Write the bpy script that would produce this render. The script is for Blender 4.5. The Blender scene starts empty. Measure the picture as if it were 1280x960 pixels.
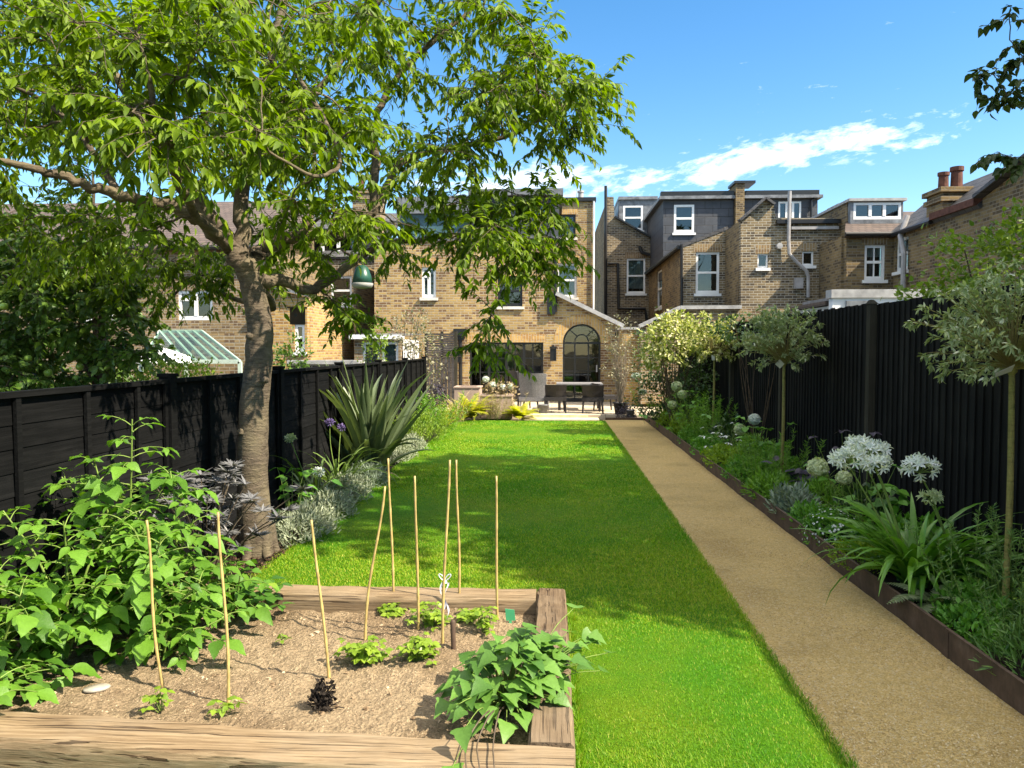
import bpy, math, random
import numpy as np
from mathutils import Vector
from mathutils.geometry import tessellate_polygon
R = math.radians
random.seed(7)
rng = np.random.default_rng(11)
scene = bpy.context.scene
C = scene.collection

# ---------------------------------------------------------------- camera
EYE = 1.75
YAW, PITCH, FPX = R(2.98), R(2.68), 960.0          # focal length in photo pixels (1280 wide)
cam_d = bpy.data.cameras.new('camera'); cam = bpy.data.objects.new('camera', cam_d); C.objects.link(cam)
cam.location = (0, 0, EYE); cam.rotation_euler = (math.pi / 2 - PITCH, 0, YAW)
cam_d.sensor_width = 36; cam_d.lens = 27.0; cam_d.clip_start = 0.05; cam_d.clip_end = 3000
scene.camera = cam
# ---------------------------------------------------------------- light
SUN_EL = R(45.5)
SUN_H = np.array([0.93, -0.36]); SUN_H /= np.linalg.norm(SUN_H)     # horizontal direction towards the sun
TO_SUN = np.array([SUN_H[0] * math.cos(SUN_EL), SUN_H[1] * math.cos(SUN_EL), math.sin(SUN_EL)])
sun_d = bpy.data.lights.new('sun', 'SUN'); sun = bpy.data.objects.new('sun', sun_d); C.objects.link(sun)
sun_d.energy = 5.0; sun_d.angle = R(0.55); sun_d.color = (1.0, 0.93, 0.81)
sun.rotation_euler = Vector(TO_SUN).to_track_quat('Z', 'Y').to_euler()
sun.location = (20, -8, 30)
world = bpy.data.worlds.new('World'); scene.world = world; world.use_nodes = True
scene.view_settings.view_transform = 'Standard'; scene.view_settings.look = 'None'
scene.view_settings.exposure = 1.35; scene.view_settings.gamma = 1; scene.view_settings.use_curve_mapping = False
scene.view_settings.use_white_balance = True; scene.view_settings.white_balance_temperature = 7200
scene.render.engine = 'CYCLES'
cy = scene.cycles
cy.max_bounces = 7; cy.diffuse_bounces = 3; cy.glossy_bounces = 3; cy.transmission_bounces = 4; cy.transparent_max_bounces = 8
cy.caustics_reflective = False; cy.caustics_refractive = False; cy.use_denoising = True
cy.sample_clamp_indirect = 6
SKY_STRENGTH = 0.15

def build_world():
    nt = world.node_tree; nt.nodes.clear()
    n, L = nt.nodes, nt.links
    def nd(t, **k):
        o = n.new(t)
        for a, v in k.items(): setattr(o, a, v)
        return o
    def mth(op, a, b=None, c=None):
        o = nd('ShaderNodeMath', operation=op)
        for i, v in enumerate((a, b, c)):
            if v is None: continue
            if isinstance(v, (int, float)): o.inputs[i].default_value = v
            else: L.new(v, o.inputs[i])
        return o.outputs[0]
    sky = nd('ShaderNodeTexSky', sky_type='NISHITA', sun_disc=False)
    sky.sun_elevation = SUN_EL
    sky.sun_rotation = math.atan2(SUN_H[0], SUN_H[1])
    sky.air_density = 1.0; sky.dust_density = 0.25; sky.ozone_density = 2.0; sky.altitude = 50
    tc = nd('ShaderNodeTexCoord'); sp = nd('ShaderNodeSeparateXYZ'); L.new(tc.outputs['Generated'], sp.inputs[0])
    yy = mth('MAXIMUM', sp.outputs[1], 0.02)
    u = mth('DIVIDE', sp.outputs[0], yy); v = mth('DIVIDE', sp.outputs[2], yy)
    # streaky cirrus: noise stretched along a rising band
    s = mth('SUBTRACT', v, mth('MULTIPLY_ADD', u, 0.165, 0.197))            # distance from the band's axis
    cb = nd('ShaderNodeCombineXYZ'); L.new(mth('MULTIPLY', u, 11.0), cb.inputs[0]); L.new(mth('MULTIPLY', s, 30.0), cb.inputs[1])
    nz = nd('ShaderNodeTexNoise'); nz.inputs['Scale'].default_value = 1.25; nz.inputs['Detail'].default_value = 9; nz.inputs['Roughness'].default_value = 0.66; nz.inputs['Distortion'].default_value = 0.35
    L.new(cb.outputs[0], nz.inputs['Vector'])
    nz2 = nd('ShaderNodeTexNoise'); nz2.inputs['Scale'].default_value = 4.5; nz2.inputs['Detail'].default_value = 6; L.new(cb.outputs[0], nz2.inputs['Vector'])
    def gauss(x, w):
        return mth('EXPONENT', mth('MULTIPLY', mth('POWER', mth('DIVIDE', x, w), 2.0), -1.0))
    band = mth('MULTIPLY', gauss(s, 0.026), mth('MULTIPLY', gauss(mth('SUBTRACT', u, 0.29), 0.24), 1.05))
    low = mth('MULTIPLY', gauss(mth('SUBTRACT', v, 0.215), 0.028), mth('MULTIPLY', gauss(mth('SUBTRACT', u, -0.02), 0.15), 1.15))
    wisp = mth('MULTIPLY', gauss(mth('SUBTRACT', v, 0.315), 0.02), mth('MULTIPLY', gauss(mth('SUBTRACT', u, 0.3), 0.09), 0.35))
    hz = mth('MULTIPLY', gauss(mth('SUBTRACT', v, 0.13), 0.05), 0.5)
    m = mth('MAXIMUM', mth('MAXIMUM', band, low), mth('MAXIMUM', wisp, hz))
    nn = mth('ADD', mth('MULTIPLY', nz.outputs[0], 0.75), mth('MULTIPLY', nz2.outputs[0], 0.25))
    d = mth('MULTIPLY', mth('SUBTRACT', mth('ADD', mth('MULTIPLY', mth('SUBTRACT', nn, 0.5), 2.5), mth('MULTIPLY', m, 0.62)), 0.33), 1.15)
    d = mth('MINIMUM', mth('MAXIMUM', d, 0.0), 0.80)
    # broken white cloud added overhead, out of view, to fill the shadows
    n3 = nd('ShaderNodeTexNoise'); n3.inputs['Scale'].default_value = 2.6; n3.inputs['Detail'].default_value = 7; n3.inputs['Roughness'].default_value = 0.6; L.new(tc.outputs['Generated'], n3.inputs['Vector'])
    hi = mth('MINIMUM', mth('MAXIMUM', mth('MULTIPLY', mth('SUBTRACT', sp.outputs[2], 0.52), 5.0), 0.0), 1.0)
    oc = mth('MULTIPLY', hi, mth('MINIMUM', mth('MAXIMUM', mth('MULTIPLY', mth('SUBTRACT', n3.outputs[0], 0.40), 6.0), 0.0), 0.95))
    mix = nd('ShaderNodeMix', data_type='RGBA'); L.new(d, mix.inputs[0]); hs = nd('ShaderNodeHueSaturation'); hs.inputs['Saturation'].default_value = 1.35; hs.inputs['Value'].default_value = 0.74; L.new(sky.outputs[0], hs.inputs['Color']); L.new(hs.outputs[0], mix.inputs[6]); mix.inputs[7].default_value = (7.4, 7.7, 8.2, 1)
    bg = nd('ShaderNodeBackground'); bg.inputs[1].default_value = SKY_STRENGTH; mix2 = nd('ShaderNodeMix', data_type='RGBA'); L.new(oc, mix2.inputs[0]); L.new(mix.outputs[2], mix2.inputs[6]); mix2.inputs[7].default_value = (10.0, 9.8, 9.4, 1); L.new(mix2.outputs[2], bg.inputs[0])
    out = nd('ShaderNodeOutputWorld'); L.new(bg.outputs[0], out.inputs[0])
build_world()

# ---------------------------------------------------------------- pixel -> world (1280x960 photo frame, real depths)
def ray(px, py):
    x, y, z = (px - 640) / FPX, (480 - py) / FPX, -1.0
    a = math.pi / 2 - PITCH
    y, z = y * math.cos(a) - z * math.sin(a), y * math.sin(a) + z * math.cos(a)
    return np.array([x * math.cos(YAW) - y * math.sin(YAW), x * math.sin(YAW) + y * math.cos(YAW), z])
def P(px, py, Y):
    d = ray(px, py); t = Y / d[1]; return np.array([d[0] * t, Y, EYE + d[2] * t])
def PX(px, py, X):
    d = ray(px, py); t = X / d[0]; return np.array([X, d[1] * t, EYE + d[2] * t])
def G(px, py, z=0.0):
    d = ray(px, py); t = (z - EYE) / d[2]; return np.array([d[0] * t, d[1] * t, z])
def to_px(p):
    v = np.array(p, float) - np.array([0, 0, EYE])
    f = np.array([-math.sin(YAW) * math.cos(PITCH), math.cos(YAW) * math.cos(PITCH), -math.sin(PITCH)])
    r = np.array([math.cos(YAW), math.sin(YAW), 0]); u = np.cross(r, f)
    w = v @ f
    if w < 0.05: return (9e9, 9e9)
    return 640 + FPX * (v @ r) / w, 480 - FPX * (v @ u) / w

# ---------------------------------------------------------------- meshes
def nrm(v):
    v = np.asarray(v, float); l = np.linalg.norm(v, axis=-1, keepdims=True); return v / np.maximum(l, 1e-9)
class MB:
    """collects vertices and faces; build() links them as one mesh object"""
    def __init__(s): s.v = []; s.n = 0; s.q = []; s.p = []
    def add(s, v, quads=None, polys=None):
        v = np.asarray(v, float).reshape(-1, 3)
        if quads is not None and len(quads): s.q.append(np.asarray(quads, int) + s.n)
        if polys:
            for f in polys: s.p.append([i + s.n for i in f])
        s.v.append(v); s.n += len(v)
    def hexa(s, c):   # 8 corners: bottom 0-3 counter-clockwise, top 4-7
        s.add(c, [(3, 2, 1, 0), (4, 5, 6, 7), (0, 1, 5, 4), (1, 2, 6, 5), (2, 3, 7, 6), (3, 0, 4, 7)])
    def box(s, x0, x1, y0, y1, z0, z1):
        s.hexa([(x0, y0, z0), (x1, y0, z0), (x1, y1, z0), (x0, y1, z0), (x0, y0, z1), (x1, y0, z1), (x1, y1, z1), (x0, y1, z1)])
    def beam(s, a, b, w, h, up=(0, 0, 1)):
        a, b = np.asarray(a, float), np.asarray(b, float); d = nrm(b - a); x = np.cross(d, up)
        if np.linalg.norm(x) < 1e-3: x = np.cross(d, (0, 1, 0))
        x = nrm(x) * w / 2; z = nrm(np.cross(x, d)) * h / 2
        s.hexa([a - x - z, a + x - z, b + x - z, b - x - z, a - x + z, a + x + z, b + x + z, b - x + z])
    def tube(s, pts, rad, n=8, cap=True):
        pts = np.asarray(pts, float); k = len(pts)
        rad = np.full(k, rad, float) if np.isscalar(rad) else np.asarray(rad, float)
        if len(rad) == 2 and k != 2: rad = np.linspace(rad[0], rad[1], k)
        t = nrm(np.gradient(pts, axis=0)); ref = np.array([0.31, 0.17, 0.93])
        if abs(t.mean(0) @ ref) > 0.85 * np.linalg.norm(t.mean(0)): ref = np.array([1.0, 0.1, 0])
        x = nrm(np.cross(t, ref)); y = np.cross(t, x)
        a = np.arange(n) / n * 2 * math.pi
        ring = pts[:, None] + rad[:, None, None] * (np.cos(a)[None, :, None] * x[:, None] + np.sin(a)[None, :, None] * y[:, None])
        i = np.arange(k - 1)[:, None] * n; j = np.arange(n)[None]; j2 = (j + 1) % n
        q = np.stack([i + j, i + j2, i + n + j2, i + n + j], -1).reshape(-1, 4)
        s.add(ring.reshape(-1, 3), q, [list(range(n))[::-1], [(k - 1) * n + m for m in range(n)]] if cap else None)
    def lathe(s, prof, c=(0, 0, 0), n=16, cap=True):
        c = np.asarray(c, float); a = np.arange(n) / n * 2 * math.pi; k = len(prof)
        v = np.array([[(r * math.cos(t), r * math.sin(t), z) for t in a] for r, z in prof]).reshape(-1, 3) + c
        i = np.arange(k - 1)[:, None] * n; j = np.arange(n)[None]; j2 = (j + 1) % n
        q = np.stack([i + j, i + j2, i + n + j2, i + n + j], -1).reshape(-1, 4)
        s.add(v, q, [list(range(n))[::-1], [(k - 1) * n + m for m in range(n)]] if cap else None)
    def blob(s, c, r, n=12, m=8, jit=0.0):
        c = np.asarray(c, float); r = np.ones(3) * r if np.isscalar(r) else np.asarray(r, float)
        th = np.linspace(0.02, math.pi - 0.02, m); ph = np.arange(n) / n * 2 * math.pi
        v = np.array([[(math.sin(t) * math.cos(p), math.sin(t) * math.sin(p), -math.cos(t)) for p in ph] for t in th]).reshape(-1, 3)
        v = v * (1 + jit * rng.normal(size=(len(v), 1))) * r + c
        i = np.arange(m - 1)[:, None] * n; j = np.arange(n)[None]; j2 = (j + 1) % n
        s.add(v, np.stack([i + j, i + j2, i + n + j2, i + n + j], -1).reshape(-1, 4), [list(range(n))[::-1], [(m - 1) * n + k for k in range(n)]])
    def leaves(s, T, p, d, nn, L, W=1.0):
        """instances of leaf template T at p, along d, facing nn"""
        tv, tq = T; p = np.asarray(p, float); 
        if len(p) == 0: return
        d = nrm(d); x = nrm(np.cross(d, nn)); z = np.cross(x, d)
        L = np.broadcast_to(np.asarray(L, float), (len(p),))[:, None, None]; W = np.broadcast_to(np.asarray(W, float), (len(p),))[:, None, None]
        v = p[:, None] + L * (tv[None, :, 0:1] * W * x[:, None] + tv[None, :, 1:2] * d[:, None] + tv[None, :, 2:3] * z[:, None])
        q = (np.arange(len(p))[:, None, None] * len(tv) + tq[None]).reshape(-1, 4)
        s.add(v.reshape(-1, 3), q)
    def build(s, name, mat, parent=None, smooth=False, loc=None):
        me = bpy.data.meshes.new(name)
        if s.n:
            v = np.concatenate(s.v); base = np.zeros(3)
            if parent is not None: base = np.array(origin_of(parent))
            elif loc is not None: base = np.array(loc, float)
            v = v - base
            q = np.concatenate(s.q) if s.q else np.zeros((0, 4), int)
            lens = [len(f) for f in s.p]
            li = np.concatenate([q.reshape(-1), np.array([i for f in s.p for i in f], int)])
            tot = np.concatenate([np.full(len(q), 4), np.array(lens, int)]).astype(np.int32)
            st = np.concatenate([[0], np.cumsum(tot)[:-1]]).astype(np.int32)
            me.vertices.add(len(v)); me.vertices.foreach_set('co', v.astype(np.float32).reshape(-1))
            me.loops.add(len(li)); me.loops.foreach_set('vertex_index', li.astype(np.int32))
            me.polygons.add(len(tot)); me.polygons.foreach_set('loop_start', st); me.polygons.foreach_set('loop_total', tot)
            me.polygons.foreach_set('use_smooth', np.full(len(tot), smooth, bool))
            me.update(calc_edges=True); me.validate()
        me.materials.append(mat)
        o = bpy.data.objects.new(name, me); C.objects.link(o)
        if parent is not None: o.parent = parent; o['_o'] = tuple(origin_of(parent))
        else:
            o.location = tuple(loc) if loc is not None else (0, 0, 0)
            o['_o'] = tuple(o.location)
        return o
def origin_of(o): return tuple(o['_o'])
def tag(o, label, cat, group=None, kind=None):
    if label: o['label'] = label
    if cat: o['category'] = cat
    if group: o['group'] = group
    if kind: o['kind'] = kind
    return o
def thing(name, label, cat, loc=(0, 0, 0), group=None):
    o = bpy.data.objects.new(name, None); C.objects.link(o); o.empty_display_size = 0.2
    o.location = tuple(float(x) for x in loc); o['_o'] = tuple(float(x) for x in loc)
    return tag(o, label, cat, group)
def structure(o): o['kind'] = 'structure'; return o
def copy_thing(r, loc, rz=0.0, label=None):
    c = r.copy(); C.objects.link(c); c.location = tuple(loc); c.rotation_euler = (0, 0, rz)
    if label: c['label'] = label
    for ch in r.children:
        d = ch.copy(); C.objects.link(d); d.parent = c
        for g in ch.children:
            e = g.copy(); C.objects.link(e); e.parent = d
    return c
def spline(pts, n=6):
    """Catmull-Rom through the points"""
    p = np.asarray(pts, float); p = np.vstack([2 * p[0] - p[1], p, 2 * p[-1] - p[-2]]); out = []
    for i in range(1, len(p) - 2):
        for t in np.arange(n) / n:
            out.append(0.5 * (2 * p[i] + (p[i + 1] - p[i - 1]) * t + (2 * p[i - 1] - 5 * p[i] + 4 * p[i + 1] - p[i + 2]) * t * t + (3 * p[i] - p[i - 1] - 3 * p[i + 1] + p[i + 2]) * t ** 3))
    out.append(p[-2]); return np.array(out)
def leaf_t(prof, fold=0.15, droop=0.15, wave=0.0):
    """leaf template along +Y: prof = [(t, halfwidth)]"""
    v = []; q = []
    for i, (t, w) in enumerate(prof):
        z = -droop * t * t
        v += [(-w, t, z + fold * w + (wave if i % 2 else -wave)), (0, t, z), (w, t, z + fold * w + (wave if i % 2 else -wave))]
    for i in range(len(prof) - 1):
        a = 3 * i; q += [(a, a + 1, a + 4, a + 3), (a + 1, a + 2, a + 5, a + 4)]
    return np.array(v, float), np.array(q, int)
LANCE = leaf_t([(0, .012), (.1, .02), (.3, .125), (.6, .11), (.85, .05), (1, .006)], .45, .28)
OVATE = leaf_t([(0, .015), (.08, .02), (.25, .24), (.5, .29), (.8, .15), (1, .01)], .3, .2)
HEART = leaf_t([(-.12, .26), (.02, .42), (.25, .46), (.55, .31), (.82, .12), (1, .012)], .25, .25)
LOBED = leaf_t([(0, .015), (.08, .03), (.18, .24), (.27, .19), (.42, .33), (.52, .24), (.68, .26), (.78, .15), (.9, .09), (1, .01)], .3, .28, .022)
SMALL = leaf_t([(0, .03), (.4, .26), (.75, .2), (1, .02)], .3, .1)
NEEDLE = leaf_t([(0, .03), (.5, .05), (1, .008)], .3, .1)
PETAL = leaf_t([(0, .04), (.5, .15), (.85, .13), (1, .03)], .5, .25)
ROUND = leaf_t([(-.05, .12), (.15, .4), (.45, .5), (.75, .4), (.95, .14), (1, .03)], .15, .12)
def rdir(n, up=0.0):
    d = rng.normal(size=(n, 3)); d[:, 2] += up; return nrm(d)

# ---------------------------------------------------------------- materials
def lin(r, g, b):
    f = lambda c: (c / 255 / 12.92) if c / 255 <= 0.04045 else ((c / 255 + 0.055) / 1.055) ** 2.4
    return (f(r), f(g), f(b), 1)
class NT:
    def __init__(s, name):
        s.m = bpy.data.materials.new(name); s.m.use_nodes = True; s.nt = s.m.node_tree; s.nt.nodes.clear()
        s.out = s.n('ShaderNodeOutputMaterial'); s.b = s.n('ShaderNodeBsdfPrincipled'); s.l(s.b.outputs[0], s.out.inputs[0])
    def n(s, t, ins=None, **k):
        o = s.nt.nodes.new(t)
        for a, v in k.items(): setattr(o, a, v)
        for a, v in (ins or {}).items(): s.put(o.inputs[a], v)
        return o
    def put(s, sock, v):
        if isinstance(v, bpy.types.NodeSocket): s.nt.links.new(v, sock)
        elif isinstance(v, bpy.types.Node): s.nt.links.new(v.outputs[0], sock)
        else:
            if hasattr(sock, 'default_value') and hasattr(sock.default_value, '__len__') and len(sock.default_value) == 4 and len(v) == 3: v = (*v, 1)
            sock.default_value = v
    def l(s, a, b): s.nt.links.new(a, b)
    def math(s, op, a, b=0.0, c=0.0):
        o = s.n('ShaderNodeMath', operation=op); s.put(o.inputs[0], a); s.put(o.inputs[1], b); s.put(o.inputs[2], c); return o.outputs[0]
    def mix(s, f, a, b, mode='MIX'):
        o = s.n('ShaderNodeMix', data_type='RGBA', blend_type=mode); s.put(o.inputs[0], f); s.put(o.inputs[6], a); s.put(o.inputs[7], b); return o.outputs[2]
    def ramp(s, f, stops):
        o = s.n('ShaderNodeValToRGB'); e = o.color_ramp.elements
        while len(e) < len(stops): e.new(0.5)
        for i, (p, c) in enumerate(stops): e[i].position = p; e[i].color = c if len(c) == 4 else (*c, 1)
        s.put(o.inputs[0], f); return o.outputs[0]
    def coord(s, kind='Object', scale=None, loc=None):
        o = s.n('ShaderNodeTexCoord').outputs[kind]
        if scale is None: return o
        mp = s.n('ShaderNodeMapping'); s.l(o, mp.inputs[0]); mp.inputs['Scale'].default_value = scale if hasattr(scale, '__len__') else (scale,) * 3
        return mp.outputs[0]
    def noise(s, vec, scale=5, detail=4, rough=0.55, dist=0.0):
        return s.n('ShaderNodeTexNoise', {'Vector': vec, 'Scale': scale, 'Detail': detail, 'Roughness': rough, 'Distortion': dist}).outputs[0]
    def bump(s, h, strength=0.5, dist=0.01):
        b = s.n('ShaderNodeBump', {'Height': h, 'Strength': strength, 'Distance': dist}); s.l(b.outputs[0], s.b.inputs['Normal']); return b
    def base(s, c, rough=0.6, spec=0.5, metal=0.0):
        s.put(s.b.inputs['Base Color'], c); s.put(s.b.inputs['Roughness'], rough); s.b.inputs['Specular IOR Level'].default_value = spec; s.b.inputs['Metallic'].default_value = metal
        return s.m
def plain(name, c, rough=0.5, var=0.12, scale=8, spec=0.4, metal=0.0, bump=0.0):
    t = NT(name); n = t.noise(t.coord(), scale, 5)
    dark = tuple(x * (1 - var * 1.6) for x in c[:3]); lite = tuple(min(1, x * (1 + var)) for x in c[:3])
    t.base(t.ramp(n, [(0.3, dark), (0.7, lite)]), rough, spec, metal)
    if bump: t.bump(n, bump, 0.01)
    return t.m
def brick(name, c1, c2, c3, mortar, dirt=0.4, bw=0.235, bh=0.078, soldier=False):
    t = NT(name); geo = t.n('ShaderNodeNewGeometry'); ob = t.coord()
    sp = t.n('ShaderNodeSeparateXYZ', {0: ob}); ns = t.n('ShaderNodeSeparateXYZ', {0: geo.outputs['True Normal']})
    side = t.math('GREATER_THAN', t.math('ABSOLUTE', ns.outputs[0]), 0.7)
    u = t.math('ADD', t.math('MULTIPLY', sp.outputs[1], side), t.math('MULTIPLY', sp.outputs[0], t.math('SUBTRACT', 1.0, side)))
    uv = t.n('ShaderNodeCombineXYZ', {0: u, 1: sp.outputs[2]}) if not soldier else t.n('ShaderNodeCombineXYZ', {0: sp.outputs[2], 1: u})
    wob = t.noise(uv.outputs[0], 9, 3); uvw = t.n('ShaderNodeVectorMath', {0: uv.outputs[0], 1: t.n('ShaderNodeVectorMath', {0: t.n('ShaderNodeCombineXYZ', {0: wob, 1: wob}).outputs[0], 1: (0.012, 0.012, 0)}, operation='MULTIPLY').outputs[0]}, operation='ADD').outputs[0]
    def br(off, a, b):
        k = t.n('ShaderNodeTexBrick', {'Vector': uvw, 'Color1': a, 'Color2': b, 'Mortar': mortar, 'Scale': 1.0, 'Mortar Size': 0.011, 'Mortar Smooth': 0.25, 'Bias': off, 'Brick Width': bw, 'Row Height': bh})
        k.offset = 0.5; return k
    k1 = br(0.0, c1, c2)
    # second per-brick random tone
    ru = t.math('DIVIDE', sp.outputs[2], bh); row = t.math('FLOOR', ru)
    bx = t.math('FLOOR', t.math('ADD', t.math('DIVIDE', u, bw), t.math('MULTIPLY', t.math('MODULO', t.math('ABSOLUTE', row), 2.0), 0.5)))
    wn = t.n('ShaderNodeTexWhiteNoise', {'Vector': t.n('ShaderNodeCombineXYZ', {0: bx, 1: row}).outputs[0]}, noise_dimensions='2D')
    pick = t.math('GREATER_THAN', wn.outputs[0], 0.72)
    col = t.mix(t.math('MULTIPLY', pick, t.math('SUBTRACT', 1.0, k1.outputs['Fac'])), k1.outputs[0], c3)
    big = t.noise(ob, 0.55, 6, 0.62); fine = t.noise(ob, 14, 4)
    col = t.mix(t.math('MULTIPLY', t.ramp(big, [(0.42, (0, 0, 0)), (0.7, (1, 1, 1))]), dirt), col, (0.045, 0.038, 0.03), 'MIX')
    col = t.mix(0.35, col, t.ramp(fine, [(0.3, (0.45, 0.45, 0.45)), (0.7, (1.0, 1.0, 1.0))]), 'MULTIPLY')
    t.base(col, 0.88, 0.25)
    h = t.math('ADD', t.math('MULTIPLY', k1.outputs['Fac'], -1.0), t.math('MULTIPLY', fine, 0.5))
    t.bump(h, 0.75, 0.012)
    return t.m
def leafm(name, dark, lite, odd=None, trans=0.4, rough=0.42, patch=1.6, spec=0.4, oddp=0.93, pucker=0.0):
    """foliage: colour varies leaf by leaf and clump by clump"""
    t = NT(name); geo = t.n('ShaderNodeNewGeometry'); r = geo.outputs['Random Per Island']
    st = [(0.0, dark), (min(.75, oddp - .05), lite)] + ([(oddp, lite), (min(1, oddp + .05), odd)] if odd else [(1.0, lite)])
    n = t.noise(t.coord(), patch, 3)
    f = t.math('ADD', t.math('MULTIPLY', r, 0.72), t.math('MULTIPLY', n, 0.30))
    col = t.ramp(f, st)
    hs = t.mix(0.45, col, t.ramp(t.noise(t.coord(), 55, 2), [(0.3, (0.62, 0.66, 0.6)), (0.7, (1, 1, 1))]), 'MULTIPLY')
    t.base(hs, rough, spec)
    if pucker: t.bump(t.noise(t.coord(), 95, 3), pucker, .004)
    tr = t.n('ShaderNodeBsdfTranslucent', {'Color': t.mix(1.0, hs, (1.25, 1.35, 0.55), 'MULTIPLY')})
    mx = t.n('ShaderNodeMixShader', {0: trans, 1: t.b.outputs[0], 2: tr.outputs[0]})
    t.l(mx.outputs[0], t.out.inputs[0]); return t.m
# ================================================================ SETTING
LAWN_L, PATH_L, PATH_R, FENCE_L, FENCE_R = -2.26, 1.24, 2.24, -2.95, 3.1
LAWN_END = 18.35
def m_soil(name, dry, damp, bump=0.9, scale=1.0, damp_at=0.5):
    t = NT(name); o = t.coord()
    big = t.noise(o, 1.3 * scale, 5); cl = t.noise(o, 28 * scale, 8, 0.7); fine = t.noise(o, 140 * scale, 5, 0.7)
    vor = t.n('ShaderNodeTexVoronoi', {'Vector': o, 'Scale': 60 * scale}).outputs['Distance']
    col = t.mix(t.ramp(big, [(damp_at - .08, (0, 0, 0)), (damp_at + .18, (1, 1, 1))]), dry, damp)
    col = t.mix(0.75, col, t.ramp(cl, [(0.28, (0.38, 0.36, 0.34)), (0.62, (1.1, 1.08, 1.05))]), 'MULTIPLY')
    col = t.mix(0.55, col, t.ramp(fine, [(0.3, (0.45, 0.42, 0.4)), (0.72, (1.2, 1.2, 1.2))]), 'MULTIPLY')
    t.base(col, 0.95, 0.15)
    h = t.math('ADD', t.math('MULTIPLY', cl, 1.2), t.math('ADD', t.math('MULTIPLY', fine, 0.45), t.math('MULTIPLY', vor, 0.6)))
    t.bump(h, bump, 0.03); return t.m
M = {}
M['ground'] = plain('earth', (0.10, 0.085, 0.055), 0.95, 0.3, 0.8, 0.1)
M['mulch'] = m_soil('dark_mulch', (0.028, 0.02, 0.014), (0.012, 0.009, 0.007), 1.0, 1.2)
M['bedsoil'] = m_soil('dry_bed_soil', (0.42, 0.325, 0.21), (0.23, 0.16, 0.095), 1.0, 1.0, 0.50)

g = MB(); g.add([(-400, -200, -0.06), (400, -200, -0.06), (400, 600, -0.06), (-400, 600, -0.06)], [(0, 1, 2, 3)])
structure(g.build('ground', M['ground']))

def sheet(name, mat, x0, x1, y0, y1, z, nx, ny, amp=0.0, sc=3.0, smooth=True):
    xs = np.linspace(x0, x1, nx); ys = np.linspace(y0, y1, ny); X, Y = np.meshgrid(xs, ys)
    Z = np.full_like(X, z)
    for k in range(6):
        a, b, p = rng.normal(size=3); f = sc * 1.7 ** (k / 2)
        Z += amp * np.sin(f * (a * X + b * Y) + p * 6) / (1 + k)
    i = (np.arange(ny - 1)[:, None] * nx + np.arange(nx - 1)[None]).reshape(-1)
    m = MB(); m.add(np.stack([X, Y, Z], -1).reshape(-1, 3), np.stack([i, i + 1, i + nx + 1, i + nx], -1))
    return m.build(name, mat, smooth=smooth)

# lawn
t = NT('lawn_turf'); o = t.coord()
n1 = t.noise(o, 0.8, 6, 0.6); n2 = t.noise(o, 60, 6, 0.75); n3 = t.noise(t.coord('Object', (30, 9, 1)), 9, 4)
col = t.mix(t.ramp(n1, [(0.42, (0, 0, 0)), (0.72, (1, 1, 1))]), (0.05, 0.19, 0.003), (0.17, 0.24, 0.010))
col = t.mix(0.6, col, t.ramp(n2, [(0.32, (0.35, 0.42, 0.3)), (0.7, (1.15, 1.1, 1.0))]), 'MULTIPLY')
t.base(col, 0.8, 0.15); t.bump(n2, 0.9, 0.03); M['turf'] = t.m
structure(sheet('lawn', M['turf'], LAWN_L, PATH_L, 0.4, LAWN_END, 0.012, 30, 120, 0.004, 1.2))
# grass blades, dense near the camera and wider-spaced further off
t = NT('grass_blade'); geo = t.n('ShaderNodeNewGeometry'); o = t.coord()
n1 = t.noise(o, 0.9, 6, 0.62)
sy = t.n('ShaderNodeSeparateXYZ', {0: o})
wear = t.math('MULTIPLY', t.math('SUBTRACT', 1.0, t.math('MINIMUM', t.math('MULTIPLY', t.math('ABSOLUTE', t.math('SUBTRACT', sy.outputs[1], 5.6)), .75), 1.0)), .30)
dry = t.math('MULTIPLY', t.ramp(t.math('ADD', n1, wear), [(0.40, (0, 0, 0)), (0.70, (1, 1, 1))]), 0.9)
g1 = t.ramp(geo.outputs['Random Per Island'], [(0, (0.030, 0.15, 0.002)), (0.55, (0.075, 0.26, 0.004)), (0.9, (0.16, 0.36, 0.008)), (0.97, (0.36, 0.36, 0.07))])
g2 = t.ramp(geo.outputs['Random Per Island'], [(0, (0.10, 0.23, 0.004)), (0.55, (0.24, 0.40, 0.012)), (0.95, (0.42, 0.40, 0.06))])
col = t.mix(dry, g1, g2)
t.base(col, 0.55, 0.25)
tr = t.n('ShaderNodeBsdfTranslucent', {'Color': t.mix(1.0, col, (1.2, 1.25, 0.4), 'MULTIPLY')})
mx = t.n('ShaderNodeMixShader', {0: 0.36, 1: t.b.outputs[0], 2: tr.outputs[0]}); t.l(mx.outputs[0], t.out.inputs[0]); M['blade'] = t.m
def grass(x0, x1, y0, y1, n, hh, ww, mb):
    p = np.stack([rng.uniform(x0, x1, n), rng.uniform(y0, y1, n), np.full(n, 0.008)], 1)
    a = rng.uniform(0, 2 * math.pi, n); tilt = rng.uniform(0.15, 0.95, n)
    d = np.stack([np.cos(a) * tilt, np.sin(a) * tilt, np.ones(n)], 1); nn = np.stack([-np.cos(a), -np.sin(a), np.full(n, .6)], 1)
    w = np.array([(-.5, 0, 0), (.5, 0, 0), (.06, 1, -.25), (-.06, 1, -.25)]) * np.array([1, 1, 1])
    L = hh * rng.uniform(0.55, 1.2, n)
    mb.leaves((w, np.array([(0, 1, 2, 3)])), p, d, nn, L, ww / L)
gb = MB()
y = 2.3
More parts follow.
